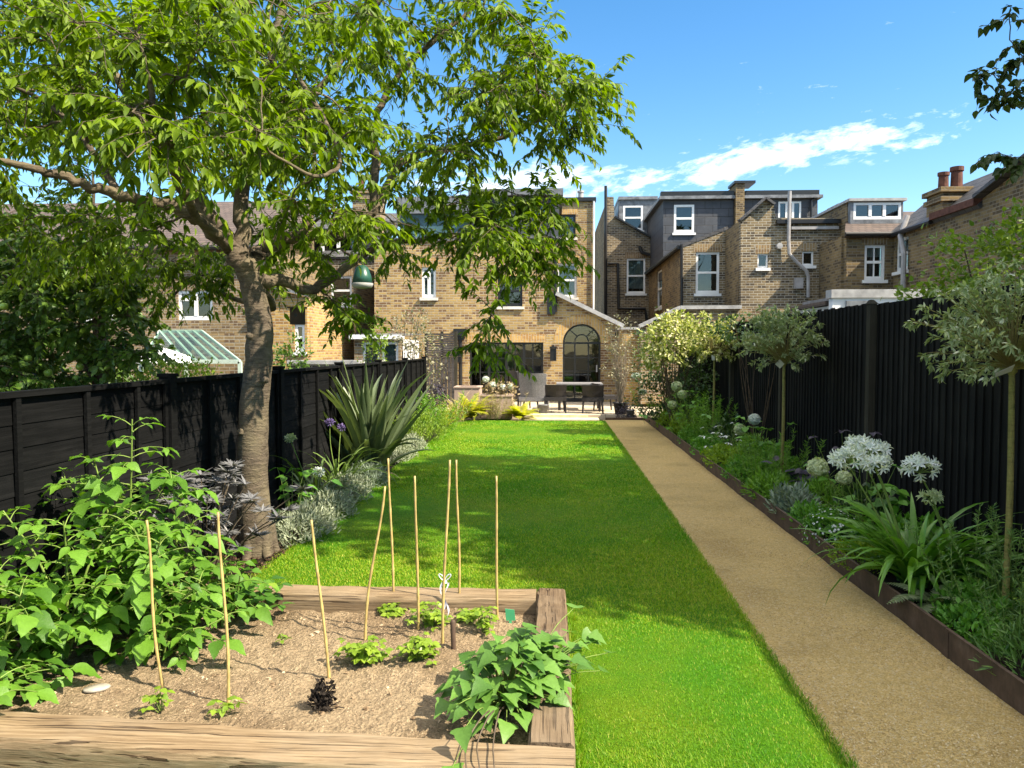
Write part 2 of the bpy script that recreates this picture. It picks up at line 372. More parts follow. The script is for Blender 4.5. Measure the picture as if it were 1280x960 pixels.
while y < LAWN_END:
    y1 = min(y * 1.22, LAWN_END); ym = (y + y1) / 2
    dens = 30000 * min(1, (3.0 / ym) ** 1.25); xl = LAWN_L
    xr = PATH_L + 0.012
    if y < 4.79 < y1: y1 = 4.8; ym = (y + y1) / 2
    x_lo = 0.10 if y < 4.79 else xl
    n = int(dens * (xr - x_lo) * (y1 - y))
    grass(x_lo, xr, y, y1, n, 0.020, 0.0034 * max(1, ym / 3.2), gb); y = y1
# longer whiskers along the lawn edges
for (xa, xb) in ((PATH_L - 0.03, PATH_L + 0.03), (LAWN_L - 0.04, LAWN_L + 0.03)):
    grass(xa, xb, 2.3 if xa > 0 else 4.9, LAWN_END, 9000, 0.034, 0.005, gb)
grass(-2.2, 0.16, 4.83, 4.9, 5000, 0.06, 0.005, gb); grass(0.085, 0.13, 2.5, 4.85, 4000, 0.06, 0.005, gb)
tag(gb.build('grass', M['blade']), 'short bright green lawn grass between the raised bed and the patio', 'grass', kind='stuff')

# gravel path
t = NT('gravel'); o = t.coord()
v1 = t.n('ShaderNodeTexVoronoi', {'Vector': o, 'Scale': 130, 'Randomness': 1.0}); v2 = t.n('ShaderNodeTexVoronoi', {'Vector': o, 'Scale': 190})
n1 = t.noise(o, 1.1, 5, 0.6); n2 = t.noise(o, 22, 6, 0.7)
st = t.ramp(t.n('ShaderNodeSeparateXYZ', {0: v1.outputs['Color']}).outputs[0], [(0, (0.54, 0.37, 0.13)), (0.5, (0.70, 0.50, 0.19)), (0.85, (0.75, 0.56, 0.25)), (1, (0.75, 0.63, 0.40))])
col = t.mix(0.45, st, t.ramp(n2, [(0.3, (0.55, 0.52, 0.5)), (0.7, (1.1, 1.1, 1.1))]), 'MULTIPLY')
col = t.mix(0.6, col, t.ramp(n1, [(0.32, (0.62, 0.60, 0.56)), (0.48, (.95, .95, .95)), (0.68, (1.10, 1.10, 1.10))]), 'MULTIPLY')
t.base(col, 0.9, 0.25)
t.bump(t.math('ADD', t.math('MULTIPLY', v1.outputs['Distance'], -1.0), t.math('ADD', t.math('MULTIPLY', n2, .9), t.math('MULTIPLY', v2.outputs['Distance'], -.5))), 1.0, 0.016); M['gravel'] = t.m
structure(sheet('gravel_path', M['gravel'], PATH_L, PATH_R, 0.4, 18.75, 0.0, 24, 240, 0.004, 3.5))
pb = MB(); n = 16000
yy = 2.4 * (8.0 / 2.4) ** rng.uniform(0, 1, n); s = rng.uniform(0.0018, 0.005, n) * (1 + .6 * (rng.uniform(size=n) > .95))
oct_v = np.array([(1, 0, 0), (0, 1, 0), (-1, 0, 0), (0, -1, 0), (.5, .4, .75), (-.4, .5, .7), (-.5, -.4, .75), (.4, -.5, .7)])
oct_q = np.array([(0, 1, 5, 4), (1, 2, 6, 5), (2, 3, 7, 6), (3, 0, 4, 7), (4, 5, 6, 7)])
pp = np.stack([rng.uniform(PATH_L + .01, PATH_R - .005, n), yy, np.full(n, 0.0)], 1)
a = rng.uniform(0, 6.28, n); d = np.stack([np.cos(a), np.sin(a), rng.normal(0, .3, n)], 1)
pb.leaves((oct_v, oct_q), pp, d, np.stack([rng.normal(0, .4, n), rng.normal(0, .4, n), np.ones(n)], 1), s, rng.uniform(.6, 1.1, n))
t = NT('loose_stone'); r = t.n('ShaderNodeNewGeometry').outputs['Random Per Island']
M['stone'] = t.base(t.ramp(r, [(0, (0.36, 0.24, 0.09)), (0.6, (0.62, 0.45, 0.20)), (1, (0.72, 0.60, 0.38))]), 0.85, 0.3)
tag(pb.build('gravel', M['stone']), 'loose buff gravel stones scattered on the garden path', 'gravel', kind='stuff')

# planting borders
structure(sheet('border_soil', M['mulch'], PATH_R + .02, FENCE_R + .3, 0.6, 18.6, 0.085, 20, 220, 0.012, 5))
structure(sheet('border_soil', M['mulch'], FENCE_L - .3, LAWN_L, 0.6, 18.6, 0.02, 20, 220, 0.010, 5))
mc = MB(); n = 2600
pp = np.stack([rng.uniform(-2.9, -2.25, n), rng.uniform(4.9, 8.5, n), np.full(n, 0.03)], 1)
mc.leaves(leaf_t([(0, .12), (.5, .2), (1, .1)], .1, .05), pp, rdir(n) * [1, 1, .3], np.stack([rng.normal(0, .4, n), rng.normal(0, .4, n), np.ones(n)], 1), rng.uniform(.02, .05, n))
tag(mc.build('bark_chips', plain('bark_chip', (0.075, 0.045, 0.03), 0.9, .5, 40, .1)), 'dark bark chips around the foot of the cherry tree', 'bark chips', kind='stuff')

# steel edging in lengths
t = NT('rusted_steel'); o = t.coord(); n = t.noise(o, 6, 8, .7); n2 = t.noise(t.coord('Object', (1, 9, 1.2)), 7, 5)
M['rust'] = t.base(t.mix(0.5, t.ramp(n, [(0.3, (0.045, 0.029, 0.02)), (0.55, (0.10, 0.064, 0.043)), (0.75, (0.15, 0.105, 0.078))]), t.ramp(n2, [(.3, (.5, .5, .5)), (.7, (1, 1, 1))]), 'MULTIPLY'), 0.7, 0.3); t.bump(n, .3, .004)
ed = thing('steel_edging', 'rusty brown steel edging strip between gravel path and right border', 'edging', (PATH_R, 4, 0))
ys = [0.6, 2.2, 4.42, 6.7, 9.1, 11.5, 13.9, 16.3, 18.6]
for k in range(len(ys) - 1):
    m = MB(); dz = rng.normal(0, .002); m.box(PATH_R, PATH_R + .007 , ys[k] + .003, ys[k + 1] - .003, -.04, .155 + dz); m.box(PATH_R - .004, PATH_R + .016, ys[k] + .003, ys[k + 1] - .003, .1552 + dz, .163 + dz)
    m.build('edging_strip', M['rust'], ed)
    if k:
        m = MB(); m.box(PATH_R - .004, PATH_R - .0005, ys[k] - .035, ys[k] + .035, -.03, .152); m.build('joint_plate', M['rust'], ed)
m = MB(); m.box(PATH_L + .06, PATH_R + .2, 18.72, 18.75, -.02, .06); m.build('end_strip', M['rust'], ed)

# ---------------------------------------------------------------- fences
def blackwood(name, base, wear, amount, vert=True):
    t = NT(name); o = t.coord('Object', (30, 30, 1.6) if vert else (30, 1.6, 30))
    g1 = t.noise(o, 1.5, 7, .65, .3); n = t.noise(t.coord(), 1.7, 5, .6); r = t.n('ShaderNodeNewGeometry').outputs['Random Per Island']
    col = t.mix(t.math('MULTIPLY', t.ramp(t.math('MULTIPLY', t.math('ADD', g1, t.math('MULTIPLY', n, .7)), .6), [(.45, (0, 0, 0)), (.7, (1, 1, 1))]), amount), base, wear)
    col = t.mix(1.0, col, t.ramp(r, [(0, (.65, .65, .65)), (1, (1.25, 1.25, 1.25))]), 'MULTIPLY')
    t.base(col, 0.85, 0.1); t.bump(g1, .6, .006); return t.m
M['fence_r'] = blackwood('black_featheredge', (0.0065, 0.007, 0.007), (0.026, 0.026, 0.023), .6)
M['post_r'] = blackwood('dark_post', (0.028, 0.026, 0.02), (0.06, 0.055, 0.04), .7)
M['fence_l'] = blackwood('black_lap_panel', (0.0035, 0.0038, 0.004), (0.022, 0.022, 0.022), .45, False)
fr = thing('featheredge_fence', 'tall black vertical board fence behind the right border', 'fence', (FENCE_R, 9, 0))
posts = [1.9, 4.82, 7.71, 10.62, 13.55, 16.4, 18.9]
HR = 2.17
for k in range(len(posts) - 1):
    m = MB(); y = posts[k] + .0; top = HR + rng.normal(0, .012)
    while y < posts[k + 1] - .02:
        w = .108; dz = rng.normal(0, .006)
        m.hexa([(FENCE_R + .055, y, .12), (FENCE_R + .062, y + w + .02, .12), (FENCE_R + .08, y + w + .02, .12), (FENCE_R + .06, y, .12),
                (FENCE_R + .055, y, top + dz), (FENCE_R + .062 , y + w + .02, top + dz), (FENCE_R + .08, y + w + .02, top + dz), (FENCE_R + .06, y, top + dz)][0:8])
        m.box(FENCE_R + .045, FENCE_R + .0535, y + w - .022, y + w - .004, .12, top + dz - .004)
        y += w
    for z in (.5, 1.2, 1.85): m.box(FENCE_R + .085, FENCE_R + .13, posts[k] + .05, posts[k + 1] - .05, z, z + .08)
    m.box(FENCE_R + .02, FENCE_R + .05, posts[k] + .05, posts[k + 1] - .05, -.02, .14)
    m.build('fence_panel', M['fence_r'], fr)
for y in posts:
    m = MB(); m.box(FENCE_R - .01, FENCE_R + .055, y - .045, y + .045, -.05, HR + .01)
    m.hexa([(FENCE_R - .02, y - .055, HR + .01), (FENCE_R + .065, y - .06, HR + .01), (FENCE_R + .065, y + .06, HR + .01), (FENCE_R - .02, y + .055, HR + .01)] + [(FENCE_R - .0, y - .025, HR + .05), (FENCE_R + .03, y - .025, HR + .05), (FENCE_R + .03, y + .025, HR + .05), (FENCE_R - .0, y + .025, HR + .05)])
    m.build('post', M['post_r'], fr)

fl = thing('panel_fence', 'low black horizontal lap panel fence along the left side behind the cherry tree', 'fence', (FENCE_L, 9, 0))
posts = [1.0, 3.38, 5.76, 8.15, 10.54, 12.93, 15.3, 17.6]
HL = 1.5
for k in range(len(posts) - 1):
    m = MB(); y0, y1 = posts[k] + .05, posts[k + 1] - .05; z = .14
    tilt = rng.normal(0, .006)
    while z < HL - .08:
        m.hexa([(FENCE_L - .018, y0, z), (FENCE_L - .006, y0, z), (FENCE_L - .006, y1, z + tilt), (FENCE_L - .018, y1, z + tilt),
                (FENCE_L - .026, y0, z + .152), (FENCE_L - .014, y0, z + .152), (FENCE_L - .014, y1, z + .152 + tilt), (FENCE_L - .026, y1, z + .152 + tilt)]); z += .132
    for yb in (y0 + .02, y0 + (y1 - y0) * .28, y0 + (y1 - y0) * .56, y0 + (y1 - y0) * .82, y1 - .02): m.box(FENCE_L + .001, FENCE_L + .022, yb - .02, yb + .02, .12, HL - .02)
    m.box(FENCE_L - .035, FENCE_L + .03, y0, y1, HL - .02, HL + .012)
    m.box(FENCE_L - .03, FENCE_L + .01, y0, y1, -.02, .135)
    m.build('fence_panel', M['fence_l'], fl)
for y in posts:
    m = MB(); m.box(FENCE_L - .05, FENCE_L + .045, y - .048, y + .048, -.05, HL + .03); m.box(FENCE_L - .06, FENCE_L + .055, y - .058, y + .058, HL + .03, HL + .055)
    m.build('post', M['fence_l'], fl)

# ---------------------------------------------------------------- raised bed of timber sleepers
t = NT('sleeper_oak'); r = t.n('ShaderNodeNewGeometry').outputs['Random Per Island']
def sleeper(name, along):
    t = NT(name); sc = (1.6, 46, 46) if along == 'x' else (46, 1.6, 46)
    o = t.coord('Object', sc); g1 = t.noise(o, 1.2, 8, .68, .6); g2 = t.noise(o, .35, 3, .5, .4); n = t.noise(t.coord(), 2.2, 5)
    wv = t.n('ShaderNodeTexWave', {'Vector': t.coord('Object', (.5, 5, 5) if along == 'x' else (5, .5, 5)), 'Scale': 2.2, 'Distortion': 7.0, 'Detail': 4.0, 'Detail Scale': 1.2}, bands_direction='Y' if along == 'x' else 'X').outputs['Fac']
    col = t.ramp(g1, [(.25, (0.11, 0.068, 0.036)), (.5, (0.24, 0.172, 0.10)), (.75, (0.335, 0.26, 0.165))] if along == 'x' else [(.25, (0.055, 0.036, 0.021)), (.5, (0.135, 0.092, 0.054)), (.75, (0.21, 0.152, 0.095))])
    col = t.mix(.12, col, t.ramp(wv, [(.1, (.5, .42, .34)), (.6, (1, 1, 1))]), 'MULTIPLY')
    fg = t.noise(t.coord('Object', (3, 90, 90) if along == 'x' else (90, 3, 90)), 1.0, 6, .7, .2); col = t.mix(.6, col, t.ramp(fg, [(.34, (.45, .42, .38)), (.62, (1.05, 1.05, 1.05))]), 'MULTIPLY')
    crack = t.ramp(t.noise(t.coord('Object', (1.1, 70, 70) if along == 'x' else (70, 1.1, 70)), 1.0, 3, .45, .6), [(.60, (1, 1, 1)), (.64, (.18, .13, .10))])
    col = t.mix(.9, col, crack, 'MULTIPLY')
    col = t.mix(t.ramp(n, [(.45, (0, 0, 0)), (.75, (.6, .6, .6))]), col, (0.25, 0.20, 0.14))
    t.base(col, .8, .25); h = t.math('ADD', t.math('MULTIPLY', g1, .6), t.n('ShaderNodeRGBToBW', {0: crack}).outputs[0])
    t.bump(h, .8, .008); return t.m
M['sleeper_x'] = sleeper('sleeper_timber_across', 'x'); M['sleeper_y'] = sleeper('sleeper_timber_along', 'y')
BED = .22
bed = thing('raised_bed', 'raised vegetable bed framed with weathered timber sleepers', 'raised bed', (-1.1, 3.8, 0))
def sleep_mesh(a, b, w, z0, z1, n=26):
    """rough-sawn beam with softened, wandering arrises"""
    a, b = np.array(a, float), np.array(b, float); d = nrm(b - a); s = np.array([d[1], -d[0]])
    prof = [(-.5, 0), (.5, 0), (.5, .86), (.47, .95), (.42, 1), (-.42, 1), (-.47, .95), (-.5, .86)]; rings = []
    for i in range(n):
        f = i / (n - 1); c = a + (b - a) * f; ring = []
        for j, (u, h) in enumerate(prof):
            jit = rng.normal(0, .0022, 2) if j > 1 else (0, 0); sag = .004 * math.sin(f * 9 + j)
            uu = u * w + jit[0] + (sag * .5 if j > 1 else 0); p = c + s * uu; ring.append((p[0], p[1], z0 + (z1 - z0) * h + (jit[1] + sag * .6 if j > 1 else 0)))
        rings.append(ring)
    m = MB(); k = len(prof); v = np.array(rings).reshape(-1, 3)
    q = [(i * k + j, i * k + (j + 1) % k, (i + 1) * k + (j + 1) % k, (i + 1) * k + j) for i in range(n - 1) for j in range(k)]
    m.add(v, q, [list(range(k))[::-1], [(n - 1) * k + j for j in range(k)]]); return m
sleep_mesh((-2.88, 4.73), (-.095, 4.73), .2, -.03, BED).build('sleeper', M['sleeper_x'], bed)
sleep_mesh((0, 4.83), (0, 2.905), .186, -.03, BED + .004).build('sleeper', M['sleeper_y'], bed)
m = sleep_mesh((-2.95, 3.01), (.085, 2.775), .235, -.03, BED + .002); m.build('sleeper', M['sleeper_x'], bed)
# bed soil, lumpy
nx, ny = 210, 150
X, Y = np.meshgrid(np.linspace(-2.9, -.09, nx), np.linspace(2.85, 4.66, ny))
def vnoise(X, Y, f, seed):
    r = np.random.default_rng(seed); G_ = r.normal(size=(96, 96)); x = X * f + 40; y = Y * f + 7; xi = np.floor(x).astype(int); yi = np.floor(y).astype(int)
    fx = x - xi; fy = y - yi; fx = fx * fx * (3 - 2 * fx); fy = fy * fy * (3 - 2 * fy); g_ = lambda a, b: G_[a % 96, b % 96]
    return (g_(xi, yi) * (1 - fx) + g_(xi + 1, yi) * fx) * (1 - fy) + (g_(xi, yi + 1) * (1 - fx) + g_(xi + 1, yi + 1) * fx) * fy
def soil_z(X, Y):
    return .125 + .018 * vnoise(X, Y, 1.7, 1) + .007 * vnoise(X, Y, 6, 2) + .0055 * vnoise(X, Y, 16, 3) + .004 * vnoise(X, Y, 34, 4)
Z = soil_z(X, Y)
i = (np.arange(ny - 1)[:, None] * nx + np.arange(nx - 1)[None]).reshape(-1)
m = MB(); m.add(np.stack([X, Y, Z], -1).reshape(-1, 3), np.stack([i, i + 1, i + nx + 1, i + nx], -1))
structure(m.build('bed_soil', M['bedsoil'], smooth=True))
m = MB(); n = 6500; xs, ys = rng.uniform(-2.85, -.1, n), rng.uniform(2.95, 4.62, n)
s = rng.uniform(.002, .0055, n) * (1 + 2.2 * (rng.uniform(size=n) > .975)); a = rng.uniform(0, 6.28, n)
m.leaves((oct_v, oct_q), np.stack([xs, ys, soil_z(xs, ys) - s * .1], 1), np.stack([np.cos(a), np.sin(a), rng.normal(0, .3, n)], 1), np.stack([rng.normal(0, .4, n), rng.normal(0, .4, n), np.ones(n)], 1), s, rng.uniform(.6, 1.2, n))
t = NT('clod'); r = t.n('ShaderNodeNewGeometry').outputs['Random Per Island']
M['clod'] = t.base(t.ramp(r, [(0, (0.16, 0.11, 0.066)), (0.6, (0.33, 0.245, 0.155)), (.95, (0.44, 0.35, 0.24))]), 0.95, 0.1)
tag(m.build('soil_crumbs', M['clod']), 'dry brown soil crumbs strewn over the raised bed', 'soil', kind='stuff')
# ================================================================ HOUSES
class Fr:
    def __init__(s, kind, k, sgn=-1):
        s.kind, s.k = kind, k
        if kind == 'y': s.O = np.array([0, k, 0.]); s.U = np.array([1., 0, 0]); s.N = np.array([0, -1., 0])
        else: s.O = np.array([k, 0, 0.]); s.U = np.array([0, 1., 0]); s.N = np.array([float(sgn), 0, 0])
        s.V = np.array([0, 0, 1.])
    def pt(s, u, v, w=0.0): return s.O + u * s.U + v * s.V + w * s.N
    def uv(s, px, py):
        if s.kind == 'y': p = P(px, py, s.k); return p[0], p[2]
        p = PX(px, py, s.k); return p[1], p[2]
def fbox(m, f, u0, u1, v0, v1, w0, w1):
    c = [f.pt(u, v, w) for v in (v0, v1) for (u, w) in ((u0, w0), (u1, w0), (u1, w1), (u0, w1))]
    if np.dot(np.cross(f.U, f.N), f.V) < 0:  # keep faces outward
        c = [c[i] for i in (3, 2, 1, 0, 7, 6, 5, 4)]
    m.hexa(c)
def panel(m, f, outline, holes=(), th=.2, w=0.0):
    """a slab with holes standing in frame f"""
    loops = [list(outline)] + [list(h) for h in holes]
    tri = tessellate_polygon([[Vector((u, v, 0)) for u, v in l] for l in loops]); flat = [p for l in loops for p in l]
    for face in (0, 1):
        ww = w if face == 0 else w - th; vs = [f.pt(u, v, ww) for u, v in flat]; ps = []
        for t in tri:
            n = np.cross(vs[t[1]] - vs[t[0]], vs[t[2]] - vs[t[0]]); good = (n @ f.N > 0) == (face == 0)
            ps.append(list(t) if good else list(t)[::-1])
        m.add(vs, None, ps)
    for l in loops:
        k = len(l); vs = [f.pt(u, v, w) for u, v in l] + [f.pt(u, v, w - th) for u, v in l]
        m.add(vs, [(i, (i + 1) % k, k + (i + 1) % k, k + i) for i in range(k)])
# materials
M['brick_warm'] = brick('stock_brick_warm', (0.50, 0.345, 0.135), (0.33, 0.21, 0.085), (0.20, 0.115, 0.058), (0.44, 0.38, 0.28), .34)
M['brick_new'] = brick('stock_brick_new', (0.52, 0.345, 0.12), (0.40, 0.24, 0.08), (0.29, 0.16, 0.06), (0.42, 0.35, 0.24), .2)
M['brick_grey'] = brick('stock_brick_weathered', (0.30, 0.225, 0.125), (0.20, 0.145, 0.08), (0.10, 0.075, 0.05), (0.46, 0.42, 0.34), .5)
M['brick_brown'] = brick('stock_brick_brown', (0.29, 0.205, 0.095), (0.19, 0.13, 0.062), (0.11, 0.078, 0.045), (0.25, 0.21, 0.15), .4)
M['brick_tan'] = brick('stock_brick_tan', (0.33, 0.235, 0.12), (0.24, 0.165, 0.085), (0.15, 0.095, 0.055), (0.36, 0.32, 0.25), .4)
M['arch_brick'] = brick('gauged_brick', (0.60, 0.40, 0.16), (0.50, 0.30, 0.10), (0.42, 0.24, 0.09), (0.46, 0.38, 0.26), .05, .33, .085, True)
M['arch_grey'] = brick('dull_gauged_brick', (0.34, 0.24, 0.12), (0.26, 0.17, 0.085), (0.2, 0.13, 0.07), (0.40, 0.35, 0.27), .25, .33, .085, True)
M['pvc'] = plain('white_frame', (0.78, 0.79, 0.79), .35, .04, 6, .5)
M['black_metal'] = plain('black_steel', (0.012, 0.013, 0.014), .4, .2, 12, .5)
M['lead'] = plain('lead_sheet', (0.17, 0.18, 0.195), .5, .35, 5, .5, .2)
M['coping'] = plain('pale_coping', (0.34, 0.34, 0.34), .6, .2, 6, .3)
M['stone'] = plain('painted_sill', (0.62, 0.60, 0.55), .7, .15, 10, .3)
M['render_w'] = plain('white_render', (0.78, 0.79, 0.80), .85, .06, 2, .2)
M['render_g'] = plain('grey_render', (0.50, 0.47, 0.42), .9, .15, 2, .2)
M['pipe_g'] = plain('grey_pipe', (0.32, 0.31, 0.31), .4, .15, 5, .4)
M['pipe_b'] = plain('black_pipe', (0.016, 0.016, 0.017), .4, .2, 5, .4)
M['terracotta'] = plain('terracotta', (0.115, 0.05, 0.036), .8, .25, 9, .2)
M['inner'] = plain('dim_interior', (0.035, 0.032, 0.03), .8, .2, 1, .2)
M['curtain'] = plain('net_curtain', (0.72, 0.76, 0.80), .9, .08, 3, .1)
def tiles(name, a, b, gap, w, h):
    t = NT(name); o = t.coord(); sp = t.n('ShaderNodeSeparateXYZ', {0: o}); ns = t.n('ShaderNodeSeparateXYZ', {0: t.n('ShaderNodeNewGeometry').outputs['True Normal']})
    side = t.math('GREATER_THAN', t.math('ABSOLUTE', ns.outputs[0]), .5)
    u = t.math('ADD', t.math('MULTIPLY', sp.outputs[1], side), t.math('MULTIPLY', sp.outputs[0], t.math('SUBTRACT', 1.0, side)))
    v = t.n('ShaderNodeCombineXYZ', {0: u, 1: sp.outputs[2]})
    k = t.n('ShaderNodeTexBrick', {'Vector': v.outputs[0], 'Color1': a, 'Color2': b, 'Mortar': gap, 'Scale': 1.0, 'Mortar Size': .012, 'Mortar Smooth': .3, 'Brick Width': w, 'Row Height': h}); k.offset = .5
    n = t.noise(o, 3, 6, .65); col = t.mix(.5, k.outputs[0], t.ramp(n, [(.3, (.45, .45, .45)), (.7, (1.15, 1.15, 1.15))]), 'MULTIPLY')
    t.base(col, .6, .4); t.bump(t.math('ADD', t.math('MULTIPLY', k.outputs['Fac'], -1.), n), .6, .015); return t.m
M['slate'] = tiles('slate_cladding', (0.050, 0.056, 0.068), (0.064, 0.070, 0.083), (0.02, 0.022, 0.026), .62, .33)
M['roof_brown'] = tiles('brown_tile', (0.085, 0.06, 0.05), (0.115, 0.082, 0.066), (0.04, 0.03, 0.025), .2, .1)
M['roof_grey'] = tiles('grey_slate_roof', (0.06, 0.06, 0.065), (0.085, 0.085, 0.09), (0.02, 0.02, 0.02), .3, .16)
t = NT('window_glass'); fz = t.n('ShaderNodeLayerWeight', {'Blend': .35}).outputs['Fresnel']
bn = t.bump(t.noise(t.coord(), 1.4, 2), .12, .02)
gl = t.n('ShaderNodeBsdfGlossy', {'Color': (.95, .97, 1, 1), 'Roughness': .015}); t.l(bn.outputs[0], gl.inputs['Normal'])
tp = t.n('ShaderNodeBsdfTransparent', {'Color': (.62, .68, .67, 1)})
mx = t.n('ShaderNodeMixShader', {0: t.math('ADD', t.math('MULTIPLY', fz, .8), .03), 1: tp.outputs[0], 2: gl.outputs[0]}); t.l(mx.outputs[0], t.out.inputs[0]); M['glass'] = t.m

t = NT('greenish_glass'); gl = t.n('ShaderNodeBsdfGlossy', {'Color': (.8, .92, .85, 1), 'Roughness': .05}); tp = t.n('ShaderNodeBsdfTransparent', {'Color': (.62, .74, .67, 1)}); df = t.n('ShaderNodeBsdfDiffuse', {'Color': (.20, .27, .23, 1)})
mx0 = t.n('ShaderNodeMixShader', {0: .10, 1: tp.outputs[0], 2: df.outputs[0]}); mx = t.n('ShaderNodeMixShader', {0: .12, 1: mx0.outputs[0], 2: gl.outputs[0]}); t.l(mx.outputs[0], t.out.inputs[0]); M['glass_green'] = t.m
class Wall:
    def __init__(s, house, f, outline, mat, th=.22, name='wall', px=True):
        s.h, s.f, s.mat, s.th, s.name = house, f, mat, th, name; s.out = [f.uv(*p) for p in outline] if px else outline; s.holes = []
    def rect(s, a, b):
        (u0, v1), (u1, v0) = s.f.uv(*a), s.f.uv(*b); return min(u0, u1), max(u0, u1), min(v0, v1), max(v0, v1)
    def win(s, a, b, style='sash', mat='pvc', sill='stone', curtain=None, fw=.08, arch=True, hole=True):
        u0, u1, v0, v1 = s.rect(a, b); f = s.f
        if hole: s.holes.append([(u0, v0), (u1, v0), (u1, v1), (u0, v1)])
        rec = (.05 if s.name == 'wall' else .0) if hole else -.05; e = .002
        m = MB(); w0, w1 = -rec - .06, -rec
        def bar(a0, a1, b0, b1, d=0.0): fbox(m, f, a0, a1, b0, b1, w0 + d, w1 + d)
        bar(u0 + e, u0 + fw, v0 + e, v1 - e); bar(u1 - fw, u1 - e, v0 + e, v1 - e); bar(u0 + fw, u1 - fw, v0 + e, v0 + fw * 1.3); bar(u0 + fw, u1 - fw, v1 - fw, v1 - e)
        iu0, iu1, iv0, iv1 = u0 + fw, u1 - fw, v0 + fw * 1.3, v1 - fw; t_ = fw * .45; vm = (iv0 + iv1) / 2; um = (iu0 + iu1) / 2
        if style in ('sash', 'sash_bar'): bar(iu0, iu1, vm - t_, vm + t_, .012)
        if style == 'sash_bar':
            for r in ((iv0, vm - t_), (vm + t_, iv1)): bar(um - t_ * .5, um + t_ * .5, r[0], r[1], -.01)
        if style == 'casement':
            bar(um - t_ * 1.3, um + t_ * 1.3, iv0, iv1, .01); vt = iv1 - (iv1 - iv0) * .27; bar(iu0, um - t_ * 1.3, vt - t_, vt + t_, .012)
        if style == 'three':
            for q in (1, 2): uu = iu0 + (iu1 - iu0) * q / 3; bar(uu - t_ * 1.4, uu + t_ * 1.4, iv0, iv1, .01)
        if style.startswith('grid'):
            nx, ny = [int(c) for c in style[4:].split('x')]
            for q in range(1, nx): uu = iu0 + (iu1 - iu0) * q / nx; bar(uu - t_ * (1.6 if q % 2 == 0 else .7), uu + t_ * (1.6 if q % 2 == 0 else .7), iv0, iv1, .012 if q % 2 == 0 else -.004)
            for q in range(1, ny): vv = iv0 + (iv1 - iv0) * q / ny; fbox(m, f, iu0, iu1, vv - t_ * .6, vv + t_ * .6, w0 - .002, w1 - .008)
        wn = m.build('window' if not style.startswith('grid4') else 'door', M[mat], s.h)
        g = MB(); fbox(g, f, iu0 - .01, iu1 + .01, iv0 - .01, iv1 + .01, w0 + .018, w0 + .026); g.build('pane', M['glass'], wn)
        if not style.startswith('grid8'):
            g = MB(); fbox(g, f, u0 - .04, u1 + .04, v0 - .04, v1 + .04, w0 - .36, w0 - .34); g.build('dark_backing', M['inner'], wn)  # dark panel close behind the pane, its colour standing in for an unlit room
        if sill:
            g = MB(); fbox(g, f, u0 - .06, u1 + .06, v0 - .09, v0 - .004, -.1 if hole else 0.003, .07); g.build('sill', M[sill], wn)
        if curtain:
            g = MB(); lo = iv0 + (iv1 - iv0) * (1 - curtain); k = 24; us = np.linspace(iu0 - .02, iu1 + .02, k)
            vv = [f.pt(u, z, w0 - .10 + .012 * math.sin(i * 1.9)) for z in (lo, iv1 + .03) for i, u in enumerate(us)]
            g.add(vv, [(i, i + 1, k + i + 1, k + i) for i in range(k - 1)]); g.build('curtain', M['curtain'], wn)
        if hole and arch:
            g = MB(); fbox(g, f, u0 - .08, u1 + .08, v1 + .0, v1 + .26, -.05, .004); g.build('lintel', M['arch_grey' if s.mat in ('brick_grey', 'brick_brown') else 'arch_brick'], s.h)
        return wn
    def done(s):
        m = MB(); panel(m, s.f, s.out, s.holes, s.th); return m.build(s.name, M[s.mat], s.h)
def slab(house, name, mat, x0, x1, y0, y1, z0, z1):
    m = MB(); m.box(x0, x1, y0, y1, z0, z1); return m.build(name, M[mat], house)
def quadslab(house, name, mat, pts, th=.08):
    p = np.array(pts, float); n = nrm(np.cross(p[1] - p[0], p[3] - p[0])); n = n if n[2] > 0 else -n
    m = MB(); m.hexa(list(p - n * th) + list(p)); return m.build(name, M[mat], house)
def pipe(house, pts, r, mat, name='downpipe'):
    m = MB(); m.tube(pts, r, 8); return m.build(name, M[mat], house)
def chimney(house, x0, x1, y0, y1, z0, z1, mat, pots, cap=True):
    m = MB(); m.box(x0, x1, y0, y1, z0, z1)
    if cap: m.box(x0 - .06, x1 + .06, y0 - .06, y1 + .06, z1 - .32, z1 - .2); m.box(x0 - .09, x1 + .09, y0 - .09, y1 + .09, z1 - .1, z1 + .02)
    c = m.build('chimney', M[mat], house)
    for (x, y, r, h) in pots:
        g = MB(); g.lathe([(r, z1), (r * .92, z1 + h * .2), (r * .86, z1 + h * .8), (r * 1.05, z1 + h * .82), (r * 1.05, z1 + h), (r * .7, z1 + h), (r * .65, z1 + h * .8)], (x, y, 0), 14); g.build('chimney_pot', M['terracotta'], c)
    return c

# ---------------------------------------------------------------- the house at the end of the garden
YH = 24.0; F = Fr('y', YH)
hb = thing('terraced_house', 'yellow brick house with black arched garden door at the end of the lawn', 'house', (P(600, 500, YH)[0], YH, 0))
W = Wall(hb, F, [(468, 520), (776, 520), (776, 409), (697, 369), (697, 300), (468, 300)], 'brick_warm')
W.out = [(u, max(v, -.02)) for u, v in W.out]
W.win((622, 345), (653, 383), 'sash', 'black_metal')
W.win((527, 334), (545, 372), 'casement', 'pvc')
u0, u1, _, v1 = W.rect((587, 428), (679, 500)); du0, du1, dv1 = u0, u1, v1
wn = W.win((587, 428), (679, 503.5), 'grid8x4', 'black_metal', None, None, .055, 'arch_brick')
